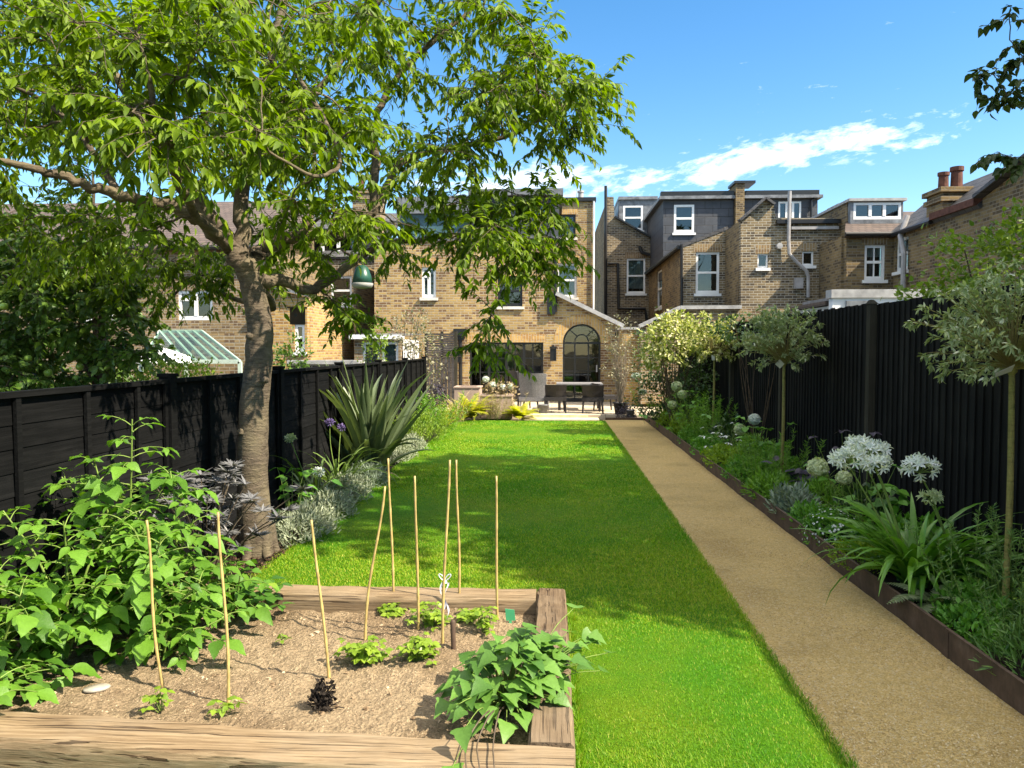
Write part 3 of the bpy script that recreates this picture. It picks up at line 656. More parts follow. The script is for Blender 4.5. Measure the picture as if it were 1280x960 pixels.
# arched opening
(au0, av), (au1, _) = F.uv(703.5, 428), F.uv(751, 428); ar = (au1 - au0) / 2; ac = (au0 + au1) / 2; abot = .06
av -= .02
K = 24; archpts = [(ac + ar * math.cos(math.pi * i / K), av + ar * math.sin(math.pi * i / K)) for i in range(K + 1)]
W.holes.append([(au0, abot), (au1, abot)] + archpts)
W.done()
def ring(m, r0, r1, cv, w0, w1, a0=0, a1=math.pi, k=24):
    for i in range(k):
        t0, t1 = a0 + (a1 - a0) * i / k, a0 + (a1 - a0) * (i + 1) / k
        c = [F.pt(ac + r * math.cos(t), cv + r * math.sin(t), w) for w in (w0, w1) for (r, t) in ((r0, t0), (r1, t0), (r1, t1), (r0, t1))]
        m.hexa(c)
m = MB(); ring(m, ar + .012, ar + .30, av, -.05, .006); m.build('arch', M['arch_brick'], hb)
m = MB(); w0, w1 = -.15, -.09; ring(m, ar - .055, ar - .002, av, w0, w1)
def bar(a0, a1, b0, b1, d=0): fbox(m, F, a0, a1, b0, b1, w0 + d, w1 + d)
bar(au0 + .002, au0 + .055, abot, av); bar(au1 - .055, au1 - .002, abot, av); bar(au0 + .055, au1 - .055, abot, abot + .12); bar(au0 + .055, au1 - .055, av - .03, av + .03, .01)
th3 = ar * .36
for uu in (ac - th3, ac + th3): bar(uu - .022, uu + .022, abot + .12, av - .03, .006)
for q in (1, 2, 3): zz = abot + .12 + (av - abot - .15) * q / 4; bar(au0 + .055, au1 - .055, zz - .014, zz + .014, -.004)
ring(m, th3 - .02, th3 + .02, av + .05, w0 - .004, w1 - .004)
for a in (R(48), R(132)):
    m.beam(F.pt(ac + (th3 + .02) * math.cos(a), av + .05 + (th3 + .02) * math.sin(a), -.12), F.pt(ac + (ar - .05) * math.cos(a), av + (ar - .05) * math.sin(a), -.12), .03, .04, (0, 1, 0))
ad = m.build('arched_door', M['black_metal'], hb)
m = MB(); panel(m, F, [(au0 + .04, abot + .1), (au1 - .04, abot + .1)] + [(ac + (ar - .04) * math.cos(math.pi * i / K), av + (ar - .04) * math.sin(math.pi * i / K)) for i in range(K + 1)], (), .008, -.13); m.build('pane', M['glass'], ad)
m = MB(); m.box(F.pt(au1 - .14, 0)[0], F.pt(au1 - .1, 0)[0], YH + .04, YH + .085, 1.0, 1.22); m.build('handle', M['coping'], ad)
# inside: a kitchen glimpsed through the glass
x0, x1 = P(470, 500, YH)[0], P(775, 500, YH)[0]
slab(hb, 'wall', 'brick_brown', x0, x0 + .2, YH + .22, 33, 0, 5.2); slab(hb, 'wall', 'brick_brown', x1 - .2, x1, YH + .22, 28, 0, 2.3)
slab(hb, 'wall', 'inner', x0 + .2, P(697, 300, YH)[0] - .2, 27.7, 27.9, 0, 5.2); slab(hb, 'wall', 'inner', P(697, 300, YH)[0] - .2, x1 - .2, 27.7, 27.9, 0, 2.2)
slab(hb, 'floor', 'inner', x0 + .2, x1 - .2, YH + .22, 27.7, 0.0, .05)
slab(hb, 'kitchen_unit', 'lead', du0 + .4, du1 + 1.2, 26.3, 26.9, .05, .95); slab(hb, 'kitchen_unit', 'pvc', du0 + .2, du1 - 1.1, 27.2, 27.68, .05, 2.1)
xr = P(697, 300, YH)[0]; z_r = P(697, 300, YH)[2]
# lean-to roof of the arch side with its lead-covered coping
a, b = P(697, 369, YH), P(776, 409, YH)
quadslab(hb, 'roof', 'roof_grey', [a + [0.1, .25, -.12], b + [.0, .25, -.12], b + [0, 4.2, -.12], a + [0.1, 4.2, -.12]])
m = MB(); m.beam(a + [-.05, .04, .05], b + [.08, .04, .03], .50, .12); m.build('coping', M['coping'], hb)
m = MB(); m.box(b[0] - .18, b[0] + .15, YH - .14, YH - .005, b[2] - .30, b[2] - .17); m.build('gutter', M['black_metal'], hb)
slab(hb, 'flat_roof', 'lead', x0 - .03, xr + .03, YH - .05, 28, z_r, z_r + .1)
# slate loft on top
FL = Fr('y', YH + .7)
W = Wall(hb, FL, [(590, 300), (699, 300), (699, 246), (590, 246)], 'slate', .15, 'loft_wall'); W.win((610, 250), (632, 288), 'sash', 'black_metal', None, None, arch=False); W.win((662, 252), (684, 288), 'sash', 'black_metal', None, .5, arch=False); W.done()
l0, l1 = FL.uv(590, 246), FL.uv(700, 240)
slab(hb, 'loft_roof', 'lead', l0[0] - .1, l1[0] + .1, YH + .5, 31, l0[1], l1[1] + .08)
slab(hb, 'loft_side', 'slate', l1[0] - .2, l1[0] - .04, YH + .86, 31, z_r + .1, l0[1]); slab(hb, 'loft_side', 'slate', l0[0] + .02, l0[0] + .2, YH + .86, 31, z_r + .1, l0[1])
# main wall behind with two windows, to the right
FB = Fr('y', 28.0)
W = Wall(hb, FB, [(688, 460), (743, 460), (743, 252), (688, 252)], 'brick_warm')
W.win((697, 268), (719.5, 297), 'sash', 'black_metal', 'stone'); W.win((696, 329), (721, 372), 'sash', 'pvc', 'stone', 1.0); W.done()
p, q = FB.uv(686, 252), FB.uv(744, 247)
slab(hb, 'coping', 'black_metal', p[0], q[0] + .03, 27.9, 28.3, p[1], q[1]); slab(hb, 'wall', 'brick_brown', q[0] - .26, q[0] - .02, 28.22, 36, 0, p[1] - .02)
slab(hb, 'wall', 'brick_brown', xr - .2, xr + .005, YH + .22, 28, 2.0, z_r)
slab(hb, 'roof', 'lead', p[0] - 4, q[0] - .02, 28.3, 36, p[1] - .2, p[1] - .02)
pipe(hb, [FB.pt(q[0] - .05, 1.5, .06), FB.pt(q[0] - .05, p[1], .06)], .035, 'pvc'); pipe(hb, [F.pt(xr - .06, P(0, 392, YH)[2], .06), F.pt(xr - .06, z_r, .06)], .05, 'pipe_b')
vx = F.uv(684, 371); vy = F.uv(694, 393)
slab(hb, 'vent', 'black_metal', vx[0], vy[0], YH - .12, YH - .005, vy[1], vx[1])
# teal glazed dormer of the left half and its chimney
a, b = P(500, 268, 27), P(592, 246, 27)
g = MB(); g.box(a[0], b[0], 27, 32, z_r + .1, a[2]); g.build('dormer', plain('teal_sheet', (0.06, 0.13, 0.15), .35, .2, 2), hb); slab(hb, 'dormer_roof', 'lead', a[0] - .1, b[0], 26.85, 32, a[2] + .002, b[2])
c0, c1 = P(441, 300, 29), P(475, 238, 29)
chimney(hb, c0[0], c1[0], 29, 29.9, 4.5, c1[2], 'brick_tan', [(c0[0] + .25, 29.4, .13, .6), (c0[0] + .75, 29.4, .13, .5)])
c0, c1 = P(723, 250, 33), P(729, 241, 33)
g = MB(); g.lathe([(.12, c0[2] - .3), (.11, c1[2]), (.14, c1[2]), (.14, c1[2] + .08), (.08, c1[2] + .08)], (c0[0] + .1, 33, 0)); g.build('chimney_pot', M['coping'], hb)
c = P(721, 250, 32); tp_ = P(721.5, 220, 32)
g = MB(); g.tube([c - [0, 0, .5], tp_], .018, 6); g.tube([tp_ + [-.05, 0, -.05], tp_ + [.45, 0, -.25]], .01, 5)
for k in range(5): d = tp_ + np.array([.08 + .08 * k, 0, -.10 - .045 * k]); g.tube([d - [0, .15, 0], d + [0, .15, 0]], .006, 4)
g.build('aerial', M['pipe_g'], hb)
# wall lights
def lantern(px, py, label):
    c = P(px, py, YH); r = thing('wall_lantern', label, 'wall light', (c[0], YH, c[2]), 'black lanterns on the house wall')
    m = MB(); m.box(c[0] - .06, c[0] + .06, YH - .03, YH - .002, c[2] - .12, c[2] + .12); m.box(c[0] - .02, c[0] + .02, YH - .1, YH - .03, c[2] + .06, c[2] + .1); m.build('bracket', M['black_metal'], r)
    m = MB(); y0, y1 = YH - .26, YH - .08
    for (sx, sy) in ((-1, y0), (1, y0), (-1, y1), (1, y1)): m.box(c[0] + sx * .085 - .012, c[0] + sx * .085 + .012, sy - .012, sy + .012, c[2] - .2, c[2] + .17)
    m.box(c[0] - .11, c[0] + .11, y0 - .025, y1 + .025, c[2] + .171, c[2] + .22); m.box(c[0] - .1, c[0] + .1, y0 - .015, y1 + .015, c[2] - .225, c[2] - .201); m.box(c[0] - .04, c[0] + .04, y0 + .05, y1 - .05, c[2] + .2205, c[2] + .26)
    m.build('cage', M['black_metal'], r)
    m = MB(); m.box(c[0] - .075, c[0] + .075, y0 + .014, y1 - .014, c[2] - .2, c[2] + .168); m.build('lamp_glass', M['black_metal'], r)
lantern(574, 444, 'black wall lantern on the brick pier left of the wide glazed doors'); lantern(691.5, 442, 'black wall lantern between the wide glazed doors and the arched door')
# warm brick side pier beyond the arched door
a, b = P(778, 412, 22.6), P(799, 500, 22.6)
pr = thing('brick_pier', 'orange brick wall end between the arched door and the ivy', 'wall', (a[0], 22.6, 0))
slab(pr, 'wall', 'brick_new', a[0], b[0], 22.6, 26, -.02, a[2]); slab(pr, 'coping', 'coping', a[0] - .04, b[0] + .04, 22.55, 26, a[2] + .001, a[2] + .07)

# ---------------------------------------------------------------- house 2: tall narrow brick back, lead dormer
Y2 = 35.0; F = Fr('y', Y2); h2 = thing('terraced_house', 'dark brick house with lead dormer, directly right of the narrow sky gap', 'house', (P(787, 435, Y2)[0], Y2, 0))
W = Wall(h2, F, [(762, 480), (815, 480), (815, 299), (768, 272), (767, 246), (757.5, 246), (757.5, 480)], 'brick_grey')
W.win((783.5, 323), (806.5, 367), 'sash', 'pvc', 'pvc', .9); W.done()
a, b = P(768, 272, Y2), P(815, 299, Y2); m = MB(); m.beam(a + [0, -.02, .03], b + [0, -.02, .03], .36, .07); m.build('coping', M['black_metal'], h2)
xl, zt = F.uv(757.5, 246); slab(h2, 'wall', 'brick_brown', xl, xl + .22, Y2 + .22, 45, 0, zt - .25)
F2 = Fr('y', Y2 + 1.2); W = Wall(h2, F2, [(774, 330), (822, 330), (822, 250), (774, 250)], 'lead', .2, 'dormer'); W.win((779, 257), (803.5, 288), 'sash', 'pvc', 'pvc', .0, fw=.09, arch=False); W.done()
a, b = F2.uv(773, 250), F2.uv(822, 247); slab(h2, 'dormer_roof', 'lead', a[0], b[0], Y2 + 1.1, 44, a[1] + .002, b[1] + .05)
slab(h2, 'dormer_side', 'lead', a[0] + .02, a[0] + .14, Y2 + 1.4, 44, 5, a[1])
pipe(h2, [F.pt(F.uv(758, 240)[0], 1.5, .1), F.pt(F.uv(757, 233)[0], F.uv(757, 233)[1], .1)], .07, 'pipe_b')
pipe(h2, [F.pt(*F.uv(760, 330), .1), F.pt(*F.uv(772, 330), .1), F.pt(*F.uv(773, 386), .1), F.pt(*F.uv(806, 386), .1), F.pt(*F.uv(808, 400), .1)], .07, 'pipe_b')
pipe(h2, [F.pt(*F.uv(799, 308), .1), F.pt(*F.uv(802, 316), .1), F.pt(*F.uv(812, 319), .1)], .08, 'pipe_b')

# ---------------------------------------------------------------- house 3: slate dormer and a lean-to rear wing
Y3 = 26.1; F = Fr('y', Y3); h3 = thing('terraced_house', 'brick house with dark slate dormer and tall white sash window on its rear wing', 'house', (P(880, 435, Y3)[0], Y3, 0))
X3 = F.uv(853, 305)[0]; FS = Fr('x', X3, -1); X4 = F.uv(907, 300)[0]
W = Wall(h3, F, [(853, 480), (908.5, 480), (908.5, 283), (853, 306)], 'brick_grey'); W.win((870, 315), (899, 367), 'sash', 'pvc', 'pvc'); W.done()
zs = F.uv(853, 306)[1]; ys0, ys1 = Y3 + .23, 35.3
W = Wall(h3, FS, [(ys0, 0), (ys1, 0), (ys1, zs), (ys0, zs)], 'brick_brown', px=False); W.win((821, 340), (827, 384), 'sash', 'pvc', 'pvc', .9, arch=False); W.done()
zr = F.uv(908.5, 283)[1]
quadslab(h3, 'roof', 'roof_grey', [(X3 - .12, Y3 - .02, zs - .02), (X4 + .06, Y3 - .02, zr), (X4 + .06, ys1, zr), (X3 - .12, ys1, zs - .02)], .1)
m = MB(); m.tube([(X3 - .14, Y3 - .05, zs - .08), (X3 - .14, ys1, zs - .08)], .07, 8); m.build('gutter', M['pipe_b'], h3)
pipe(h3, [F.pt(*F.uv(851.5, 306), .08), F.pt(*F.uv(851.5, 386), .08)], .05, 'pipe_b')
YD = 31.0; FD = Fr('y', YD); XD = FD.uv(829, 300)[0]
W = Wall(h3, FD, [(829, 345), (917, 345), (917, 250), (829, 250)], 'slate', .2, 'dormer'); W.win((842.5, 256), (867.5, 291), 'sash', 'pvc', 'pvc', .0, fw=.09, arch=False); W.done()
zt = FD.uv(829, 250)[1]; z5 = FD.uv(829, 240)[1]
slab(h3, 'dormer_side', 'slate', XD, XD + .18, YD + .2, 37.2, 4.5, zt)
slab(h3, 'dormer_roof', 'lead', XD - .18, FD.uv(1022, 240)[0] + .15, YD - .2, 38, zt + .002, zt + .12); slab(h3, 'fascia', 'black_metal', XD - .12, FD.uv(917, 240)[0], YD - .12, YD + .2, zt + .121, z5)
a, b = FD.uv(917.5, 280), FD.uv(929, 231); chimney(h3, a[0], b[0], YD - .25, YD + 1.2, 4.8, b[1], 'brick_brown', [], False)
m = MB(); m.box(a[0] - .08, b[0] + .4, YD - .32, YD + .8, b[1] + .002, b[1] + .1); m.build('party_wall_cap', M['black_metal'], h3)
W = Wall(h3, FD, [(930, 300), (1022, 300), (1022, 248), (930, 248)], 'slate', .2, 'dormer'); W.win((973, 252), (1001, 285), 'three', 'pvc', None, .0, fw=.07, arch=False); W.done()
slab(h3, 'fascia', 'black_metal', FD.uv(931, 240)[0], FD.uv(1023, 240)[0], YD - .12, YD + .2, zt + .122, z5)
slab(h3, 'dormer_side', 'slate', FD.uv(1022, 240)[0] - .2, FD.uv(1022, 240)[0], YD + .2, 37, 5, zt)
pipe(h3, [FD.pt(*FD.uv(1021, 246), .1), FD.pt(*FD.uv(1013, 252), .1), FD.pt(*FD.uv(1013, 280), .1)], .05, 'pipe_b')

# ---------------------------------------------------------------- house 4: weathered rear wing nearest the fence
Y4 = 24.0; F = Fr('y', Y4); h4 = thing('terraced_house', 'weathered brick rear wing with two tiny windows and a crooked grey soil pipe', 'house', (P(985, 435, Y4)[0], Y4, 0))
W = Wall(h4, F, [(926, 500), (1053, 500), (1053, 296), (1045, 273), (970, 272), (966, 251), (955, 250), (948, 255), (926, 273)], 'brick_grey')
W.win((947, 317), (960, 335), 'single', 'pvc', 'pvc', fw=.05); W.win((1003, 314), (1017, 332), 'single', 'pvc', 'pvc', fw=.05); W.win((1037, 314), (1051, 358), 'sash', 'pvc', 'pvc', fw=.05); W.done()
X4b = F.uv(926, 300)[0]; zt = F.uv(926, 273)[1]
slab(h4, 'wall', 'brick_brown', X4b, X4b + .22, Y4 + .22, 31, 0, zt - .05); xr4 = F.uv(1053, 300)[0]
slab(h4, 'wall', 'brick_grey', xr4 - .22, xr4, Y4 + .22, 29, 0, F.uv(1053, 296)[1]); slab(h4, 'roof', 'roof_grey', X4b + .22, xr4 - .22, Y4 + .22, 31, zt - .3, zt - .08)
m = MB(); a, b = F.uv(924, 276), F.uv(956, 248); m.beam(F.pt(a[0], a[1], .02), F.pt(b[0], b[1], .02), .3, .07, (0, 0, 1)); b2 = F.uv(967, 256); m.beam(F.pt(b[0], b[1], .02), F.pt(b2[0], b2[1], .02), .3, .07); m.build('coping', M['roof_grey'], h4)
m = MB(); a, b = F.uv(970, 273), F.uv(1049, 277); fbox(m, F, a[0], b[0], b[1] - .06, b[1] + .06, .004, .14); m.build('gutter', M['pipe_b'], h4)
m = MB(); a, b = F.uv(988, 284), F.uv(1047, 287); fbox(m, F, a[0], b[0], b[1], a[1], .004, .12); m.build('gutter', M['pipe_g'], h4)
pipe(h4, [F.pt(*F.uv(x, y), .13) for x, y in ((985.5, 240), (984, 300), (985, 318), (992, 326), (1006, 339), (1008.5, 346), (1008.5, 372))], .055, 'pipe_g', 'soil_pipe')
a, b = F.uv(992, 348), F.uv(1002, 361); m = MB(); fbox(m, F, a[0], b[0], b[1], a[1], .004, .16); m.build('meter_box', M['pipe_g'], h4)
c = F.uv(973, 308); m = MB(); m.tube([F.pt(c[0], c[1], .0), F.pt(c[0], c[1], .16)], .09, 12); m.build('flue', M['coping'], h4)
# ground-floor extension with slanted coping in front of houses 3 and 4
Y5 = 22.0; F = Fr('y', Y5); h5 = thing('house_extension', 'single storey brick extension with sloping grey coping above the climbers', 'building', (P(860, 435, Y5)[0], Y5, 0))
W = Wall(h5, F, [(801, 505), (985, 505), (985, 386), (850, 386), (801, 409)], 'brick_tan'); W.out = [(u, max(v, -.02)) for u, v in W.out]; W.done()
a, b, c = F.uv(799, 408), F.uv(850, 384.5), F.uv(926, 384); m = MB(); m.beam(F.pt(a[0], a[1], -.06), F.pt(b[0], b[1], -.06), .34, .1); m.beam(F.pt(b[0], b[1], -.06), F.pt(c[0], c[1], -.06), .34, .1); m.build('coping', M['coping'], h5)
e = F.uv(985, 386); quadslab(h5, 'roof', 'lead', [(a[0], Y5 + .25, a[1] - .12), (b[0], Y5 + .25, b[1] - .12), (b[0], 26, b[1] - .12), (a[0], 26, a[1] - .12)]); slab(h5, 'roof', 'lead', b[0], e[0], Y5 + .25, 23.95, b[1] - .2, b[1] - .12)
slab(h5, 'wall', 'brick_brown', a[0] + .05, a[0] + .27, Y5 + .22, 26, 0, a[1] - .25)

# ---------------------------------------------------------------- white flat-roofed extension
Yw = 15.0; h6 = thing('garden_building', 'low white rendered building with flat roof behind the right fence', 'building', (P(1100, 400, Yw)[0], Yw, 0))
F = Fr('y', Yw); a, b = F.uv(1041, 362), F.uv(1200, 361)
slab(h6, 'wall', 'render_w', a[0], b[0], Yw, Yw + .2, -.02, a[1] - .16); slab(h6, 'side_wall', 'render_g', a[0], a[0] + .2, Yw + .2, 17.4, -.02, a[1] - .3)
slab(h6, 'wall', 'render_w', b[0] - .2, b[0], Yw + .2, 17.4, -.02, a[1] - .16)
slab(h6, 'fascia', 'coping', a[0] - .04, b[0] + .04, Yw - .05, Yw + .26, a[1] - .158, a[1]); slab(h6, 'flat_roof', 'lead', a[0] + .2, b[0] - .2, Yw + .26, 17.4, a[1] - .2, a[1] - .1)
quadslab(h6, 'side_coping', 'roof_brown', [(a[0] - .05, Yw + .26, a[1] - .2), (a[0] + .22, Yw + .26, a[1] - .2), (a[0] + .22, 17.45, a[1] - .2), (a[0] - .05, 17.45, a[1] - .2)], .08)
a, b = F.uv(1057, 376), F.uv(1092, 384); m = MB(); fbox(m, F, a[0], b[0], .9, a[1], .004, .05); m.build('window', M['lead'], h6)

# ---------------------------------------------------------------- houses 5 and 6 at the right
XS = 9.45; Y6 = 22.0; F = Fr('y', Y6); h7 = thing('terraced_house', 'brick house with brown tiled roof and a white three-pane dormer', 'house', (P(1090, 435, Y6)[0], Y6, 0))
W = Wall(h7, F, [(1058, 480), (1121, 480), (1121, 294), (1058, 294)], 'brick_brown'); W.win((1081, 306), (1106, 350), 'sash_bar', 'pvc', 'pvc', .3); W.done()
zt = F.uv(1052, 294)[1]; x0 = F.uv(1058, 294)[0]
Yr = 25.5; rt = zt + 1.35
quadslab(h7, 'roof', 'roof_brown', [(x0 - .1, Y6 - .15, zt - .02), (13, Y6 - .15, zt - .02), (13, 25, zt + 1.15), (x0 + 1.1, 25, zt + 1.15)])
m = MB(); m.tube([(x0 - .1, Y6 - .2, zt), (XS, Y6 - .2, zt)], .06, 8); m.build('gutter', M['pipe_b'], h7)
FD = Fr('y', 23.3); W = Wall(h7, FD, [(1063, 284), (1129, 284), (1129, 252), (1063, 252)], 'lead', .2, 'dormer'); W.win((1067, 253.5), (1126, 274), 'three', 'pvc', None, .0, fw=.07, arch=False); W.done()
a, b = FD.uv(1062, 252), FD.uv(1130, 249); slab(h7, 'dormer_roof', 'coping', a[0] - .05, b[0] + .05, 23.2, 27, a[1] + .002, a[1] + .08); slab(h7, 'dormer_side', 'brick_brown', a[0], a[0] + .15, 23.5, 27, zt, a[1]); slab(h7, 'dormer_side', 'lead', b[0] - .15, b[0], 23.5, 27, zt, a[1])
a, b = P(1047, 300, 24.5), P(1062, 254, 24.5); chimney(h7, a[0], b[0], 24.5, 25.5, 4, b[2], 'brick_tan', [], False)
slab(h7, 'wall', 'brick_brown', x0 - .05, x0 + .17, Y6 + .22, 30, 0, zt)
h8 = thing('terraced_house', 'brown brick house side with red-potted chimney at the far right', 'house', (XS, 18, 0)); FX_ = Fr('x', XS, -1)
W = Wall(h8, FX_, [(21.95, 0), (21.95, FX_.uv(1116, 293)[1]), (FX_.uv(1140, 287)[0], FX_.uv(1140, 287)[1]), FX_.uv(1228, 257), (FX_.uv(1228, 257)[0], 0)], 'brick_brown', px=False)
W.win((1120, 299), (1134.5, 337), 'sash', 'pvc', 'pvc', .5, arch=False); W.done()
yn = FX_.uv(1228, 257)[0]; ze = FX_.uv(1228, 257)[1]
W = Wall(h8, FX_, [(yn - .003, 0), (yn - .003, ze + .15), (yn - 3.4, ze + 1.0), (yn - 3.4, 0)], 'brick_brown', px=False); W.done()
m = MB(); m.beam((XS - .04, yn + .02, ze + .2), (XS - .04, yn - 3.5, ze + 1.06), .35, .08); m.build('verge', M['roof_grey'], h8)
quadslab(h8, 'roof', 'roof_grey', [(XS - .1, yn + .02, ze + .02), (XS - .1, 22.2, ze + .02), (XS + 1.15, 22.2, ze + 1.1), (XS + 1.15, yn + .02, ze + 1.1)], .1)
quadslab(h8, 'roof', 'roof_grey', [(XS + .1, yn - .02, ze + .2), (XS + 1.15, yn - .02, ze + 1.25), (XS + 1.15, yn - 3.5, ze + 2.1), (XS + .1, yn - 3.5, ze + 1.0)], .1)
m = MB(); m.beam((XS - .06, FX_.uv(1170, 275)[0], ze + .1), (XS - .06, yn + .05, ze + .1), .22, .16); m.build('tile_capping', M['terracotta'], h8)
m = MB(); m.tube([(XS - .13, 21.9, ze - .02), (XS - .13, FX_.uv(1170, 275)[0], ze - .02)], .06, 8); m.build('gutter', M['pipe_b'], h8)
cy_ = FX_.uv(1163, 300)[0]; ct = PX(1166, 247, XS + .45)[2]
chimney(h8, XS + .1, XS + .8, cy_ - .35, cy_ + .45, 4.2, ct, 'brick_brown', [(XS + .28, cy_, .13, .45), (XS + .60, cy_, .15, .58)])
pipe(h8, [(XS - .12, FX_.uv(1136, 300)[0], 1.9), (XS - .12, FX_.uv(1136, 300)[0], 4.25), (XS - .12, FX_.uv(1131, 300)[0] , 4.75), (XS + .1, FX_.uv(1129, 300)[0], 5.3)], .07, 'pipe_g', 'soil_pipe')

# ---------------------------------------------------------------- houses at the left, seen between the branches
Y7 = 22.5; F = Fr('y', Y7); h9 = thing('terraced_house', 'tan brick house with white casement and tiled roof beyond the left fence', 'house', (P(230, 435, Y7)[0], Y7, 0))
W = Wall(h9, F, [(-190, 500), (346, 500), (346, 312), (-190, 312)], 'brick_tan')
W.win((222, 363), (266, 400), 'casement', 'pvc', None, None, .09, arch=False); W.win((110, 352), (157, 398), 'sash_bar', 'pvc', 'pvc', .4, .1); W.win((60, 345), (84, 375), 'casement', 'pvc', None, arch=False); W.done()
a, b = F.uv(-194, 312), F.uv(346, 312)
quadslab(h9, 'roof', 'roof_brown', [(a[0] - .2, Y7 - .2, a[1] - .05), (b[0] + .1, Y7 - .2, a[1] - .05), (b[0] + .1, 26.5, a[1] + 2.1), (a[0] - .2, 26.5, a[1] + 2.1)])
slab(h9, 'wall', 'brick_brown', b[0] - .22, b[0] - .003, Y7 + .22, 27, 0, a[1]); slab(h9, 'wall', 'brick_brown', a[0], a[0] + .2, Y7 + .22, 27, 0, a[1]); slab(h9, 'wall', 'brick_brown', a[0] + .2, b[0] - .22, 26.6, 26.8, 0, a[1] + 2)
c = P(40, 280, 25.5); 0 and chimney(h9, c[0], c[0] + 1.0, 25.4, 26.2, 5, c[2] + .4, 'brick_tan', [(c[0] + .25, 25.8, .15, .6), (c[0] + .7, 25.8, .15, .6)])
m = MB(); m.tube([(a[0], Y7 - .25, a[1] - .05), (b[0], Y7 - .25, a[1] - .05)], .07, 8); m.build('gutter', M['pipe_b'], h9)
# recessed neighbour between
Y8 = 27.0; F = Fr('y', Y8); h10 = thing('terraced_house', 'recessed brick house back with blue-grey loft windows, seen right of the cherry trunk', 'house', (P(400, 435, Y8)[0], Y8, 0))
W = Wall(h10, F, [(342, 490), (472, 490), (472, 322), (342, 322)], 'brick_grey'); W.win((404, 392), (440, 448), 'grid2x2', 'pvc', 'pvc', .35, .1); W.win((352, 345), (372, 380), 'sash', 'pvc', 'pvc'); W.win((413, 345), (440, 382), 'sash', 'pvc', 'pvc'); W.done()
a, b = F.uv(340, 322), F.uv(473, 288); quadslab(h10, 'roof', 'roof_grey', [(a[0], Y8 - .1, a[1]), (b[0], Y8 - .1, a[1]), (b[0], 32, a[1] + 2.4), (a[0], 32, a[1] + 2.4)])
FD = Fr('y', Y8 + .5); W = Wall(h10, FD, [(374, 330), (452, 330), (452, 290), (374, 290)], 'lead', .2, 'dormer'); W.win((380, 294), (446, 318), 'three', 'pvc', None, .0, .09, arch=False); W.done()
d = FD.uv(372, 290); d2 = FD.uv(454, 290); slab(h10, 'dormer_roof', 'lead', d[0], d2[0], Y8 + .4, 32, d[1] + .002, d[1] + .1)
slab(h10, 'wall', 'brick_brown', F.uv(466, 322)[0], F.uv(468, 322)[0], 24.3, Y8 - .01, 0, 4.5)
# low orange extension of that neighbour
F = Fr('y', 21.0); h11 = thing('house_extension', 'small orange brick lean-to behind the trunk of the cherry tree', 'building', (P(355, 435, 21)[0], 21, 0))
W = Wall(h11, F, [(316, 500), (384, 500), (384, 372), (330, 358), (316, 358)], 'brick_new'); W.win((390 - 22, 405), (381, 440), 'sash', 'pvc', 'pvc', arch=False); W.done()
a, b, c = F.uv(314, 358), F.uv(330, 358), F.uv(386, 371); m = MB(); m.beam(F.pt(b[0], b[1] + .04, -.1), F.pt(c[0], c[1] + .04, -.1), .5, .08); m.build('coping', M['lead'], h11)
slab(h11, 'wall', 'brick_new', c[0] - .24, c[0] - .04, 21.22, 26.9, 0, c[1] - .1); quadslab(h11, 'roof', 'lead', [(a[0], 21.2, b[1] - .12), (c[0] - .04, 21.2, c[1] - .1), (c[0] - .04, 26.9, c[1] - .1), (a[0], 26.9, b[1] - .12)])
# white lean-to conservatory
Yc = 19.5; F = Fr('y', Yc); h12 = thing('conservatory', 'small white framed lean-to conservatory left of the slatted screen', 'conservatory', (P(470, 435, Yc)[0], Yc, 0))
W = Wall(h12, F, [(443, 505), (501, 505), (501, 424), (443, 424)], 'brick_tan'); W.win((453, 427), (475, 470), 'single', 'pvc', 'pvc', .9, .07, arch=False); W.win((477, 427), (498, 470), 'single', 'pvc', 'pvc', .75, .07, arch=False); W.done()
a, b = F.uv(438, 424), F.uv(503, 417); m = MB(); m.box(a[0], b[0], Yc - .14, Yc + .3, a[1] + .003, a[1] + .11); m.build('gutter', M['pvc'], h12)
quadslab(h12, 'roof', 'lead', [(a[0], Yc - .1, a[1] + .12), (b[0], Yc - .1, a[1] + .12), (b[0], 22.4, a[1] + .2), (a[0], 22.4, a[1] + .2)], .04)
slab(h12, 'wall', 'pvc', a[0] + .08, a[0] + .2, Yc + .22, 22.4, 0, a[1]); slab(h12, 'wall', 'pvc', b[0] - .2, b[0] - .08, Yc + .22, 22.4, 0, a[1])
# greenhouse-like glass roof beyond the left fence
Yg = 16.0; h13 = thing('glasshouse', 'green framed glass lean-to roof over the left fence', 'glasshouse', (P(240, 450, Yg)[0], Yg, 0))
r0, r1 = P(200, 414, 17.0), P(252, 414, 17.0); e0, e1 = P(232, 452, 15.2), P(300, 452, 15.2); l0 = P(176, 452, 15.8)
green = plain('sage_frame', (0.42, 0.52, 0.45), .4, .1); M['sage'] = green
m = MB()
for k in range(6):
    f = k / 5; m.beam(r0 + (r1 - r0) * f, e0 + (e1 - e0) * f, .05, .05)
m.beam(r0, r1, .08, .07); m.beam(e0, e1, .07, .08); m.beam(r0, l0, .05, .05); m.beam(l0, e0, .06, .07)
for q in (e0, e1, l0): m.beam(q, (q[0], q[1], 0), .07, .07)
m.build('frame', green, h13)
m = MB(); up = np.array([0, 0, .035]); m.add([e0 + up, e1 + up, r1 + up, r0 + up], [(0, 1, 2, 3)]); m.add([l0 + up, e0 + up, r0 + up], None, [[0, 1, 2]]); m.build('glazing', M['glass_green'], h13)
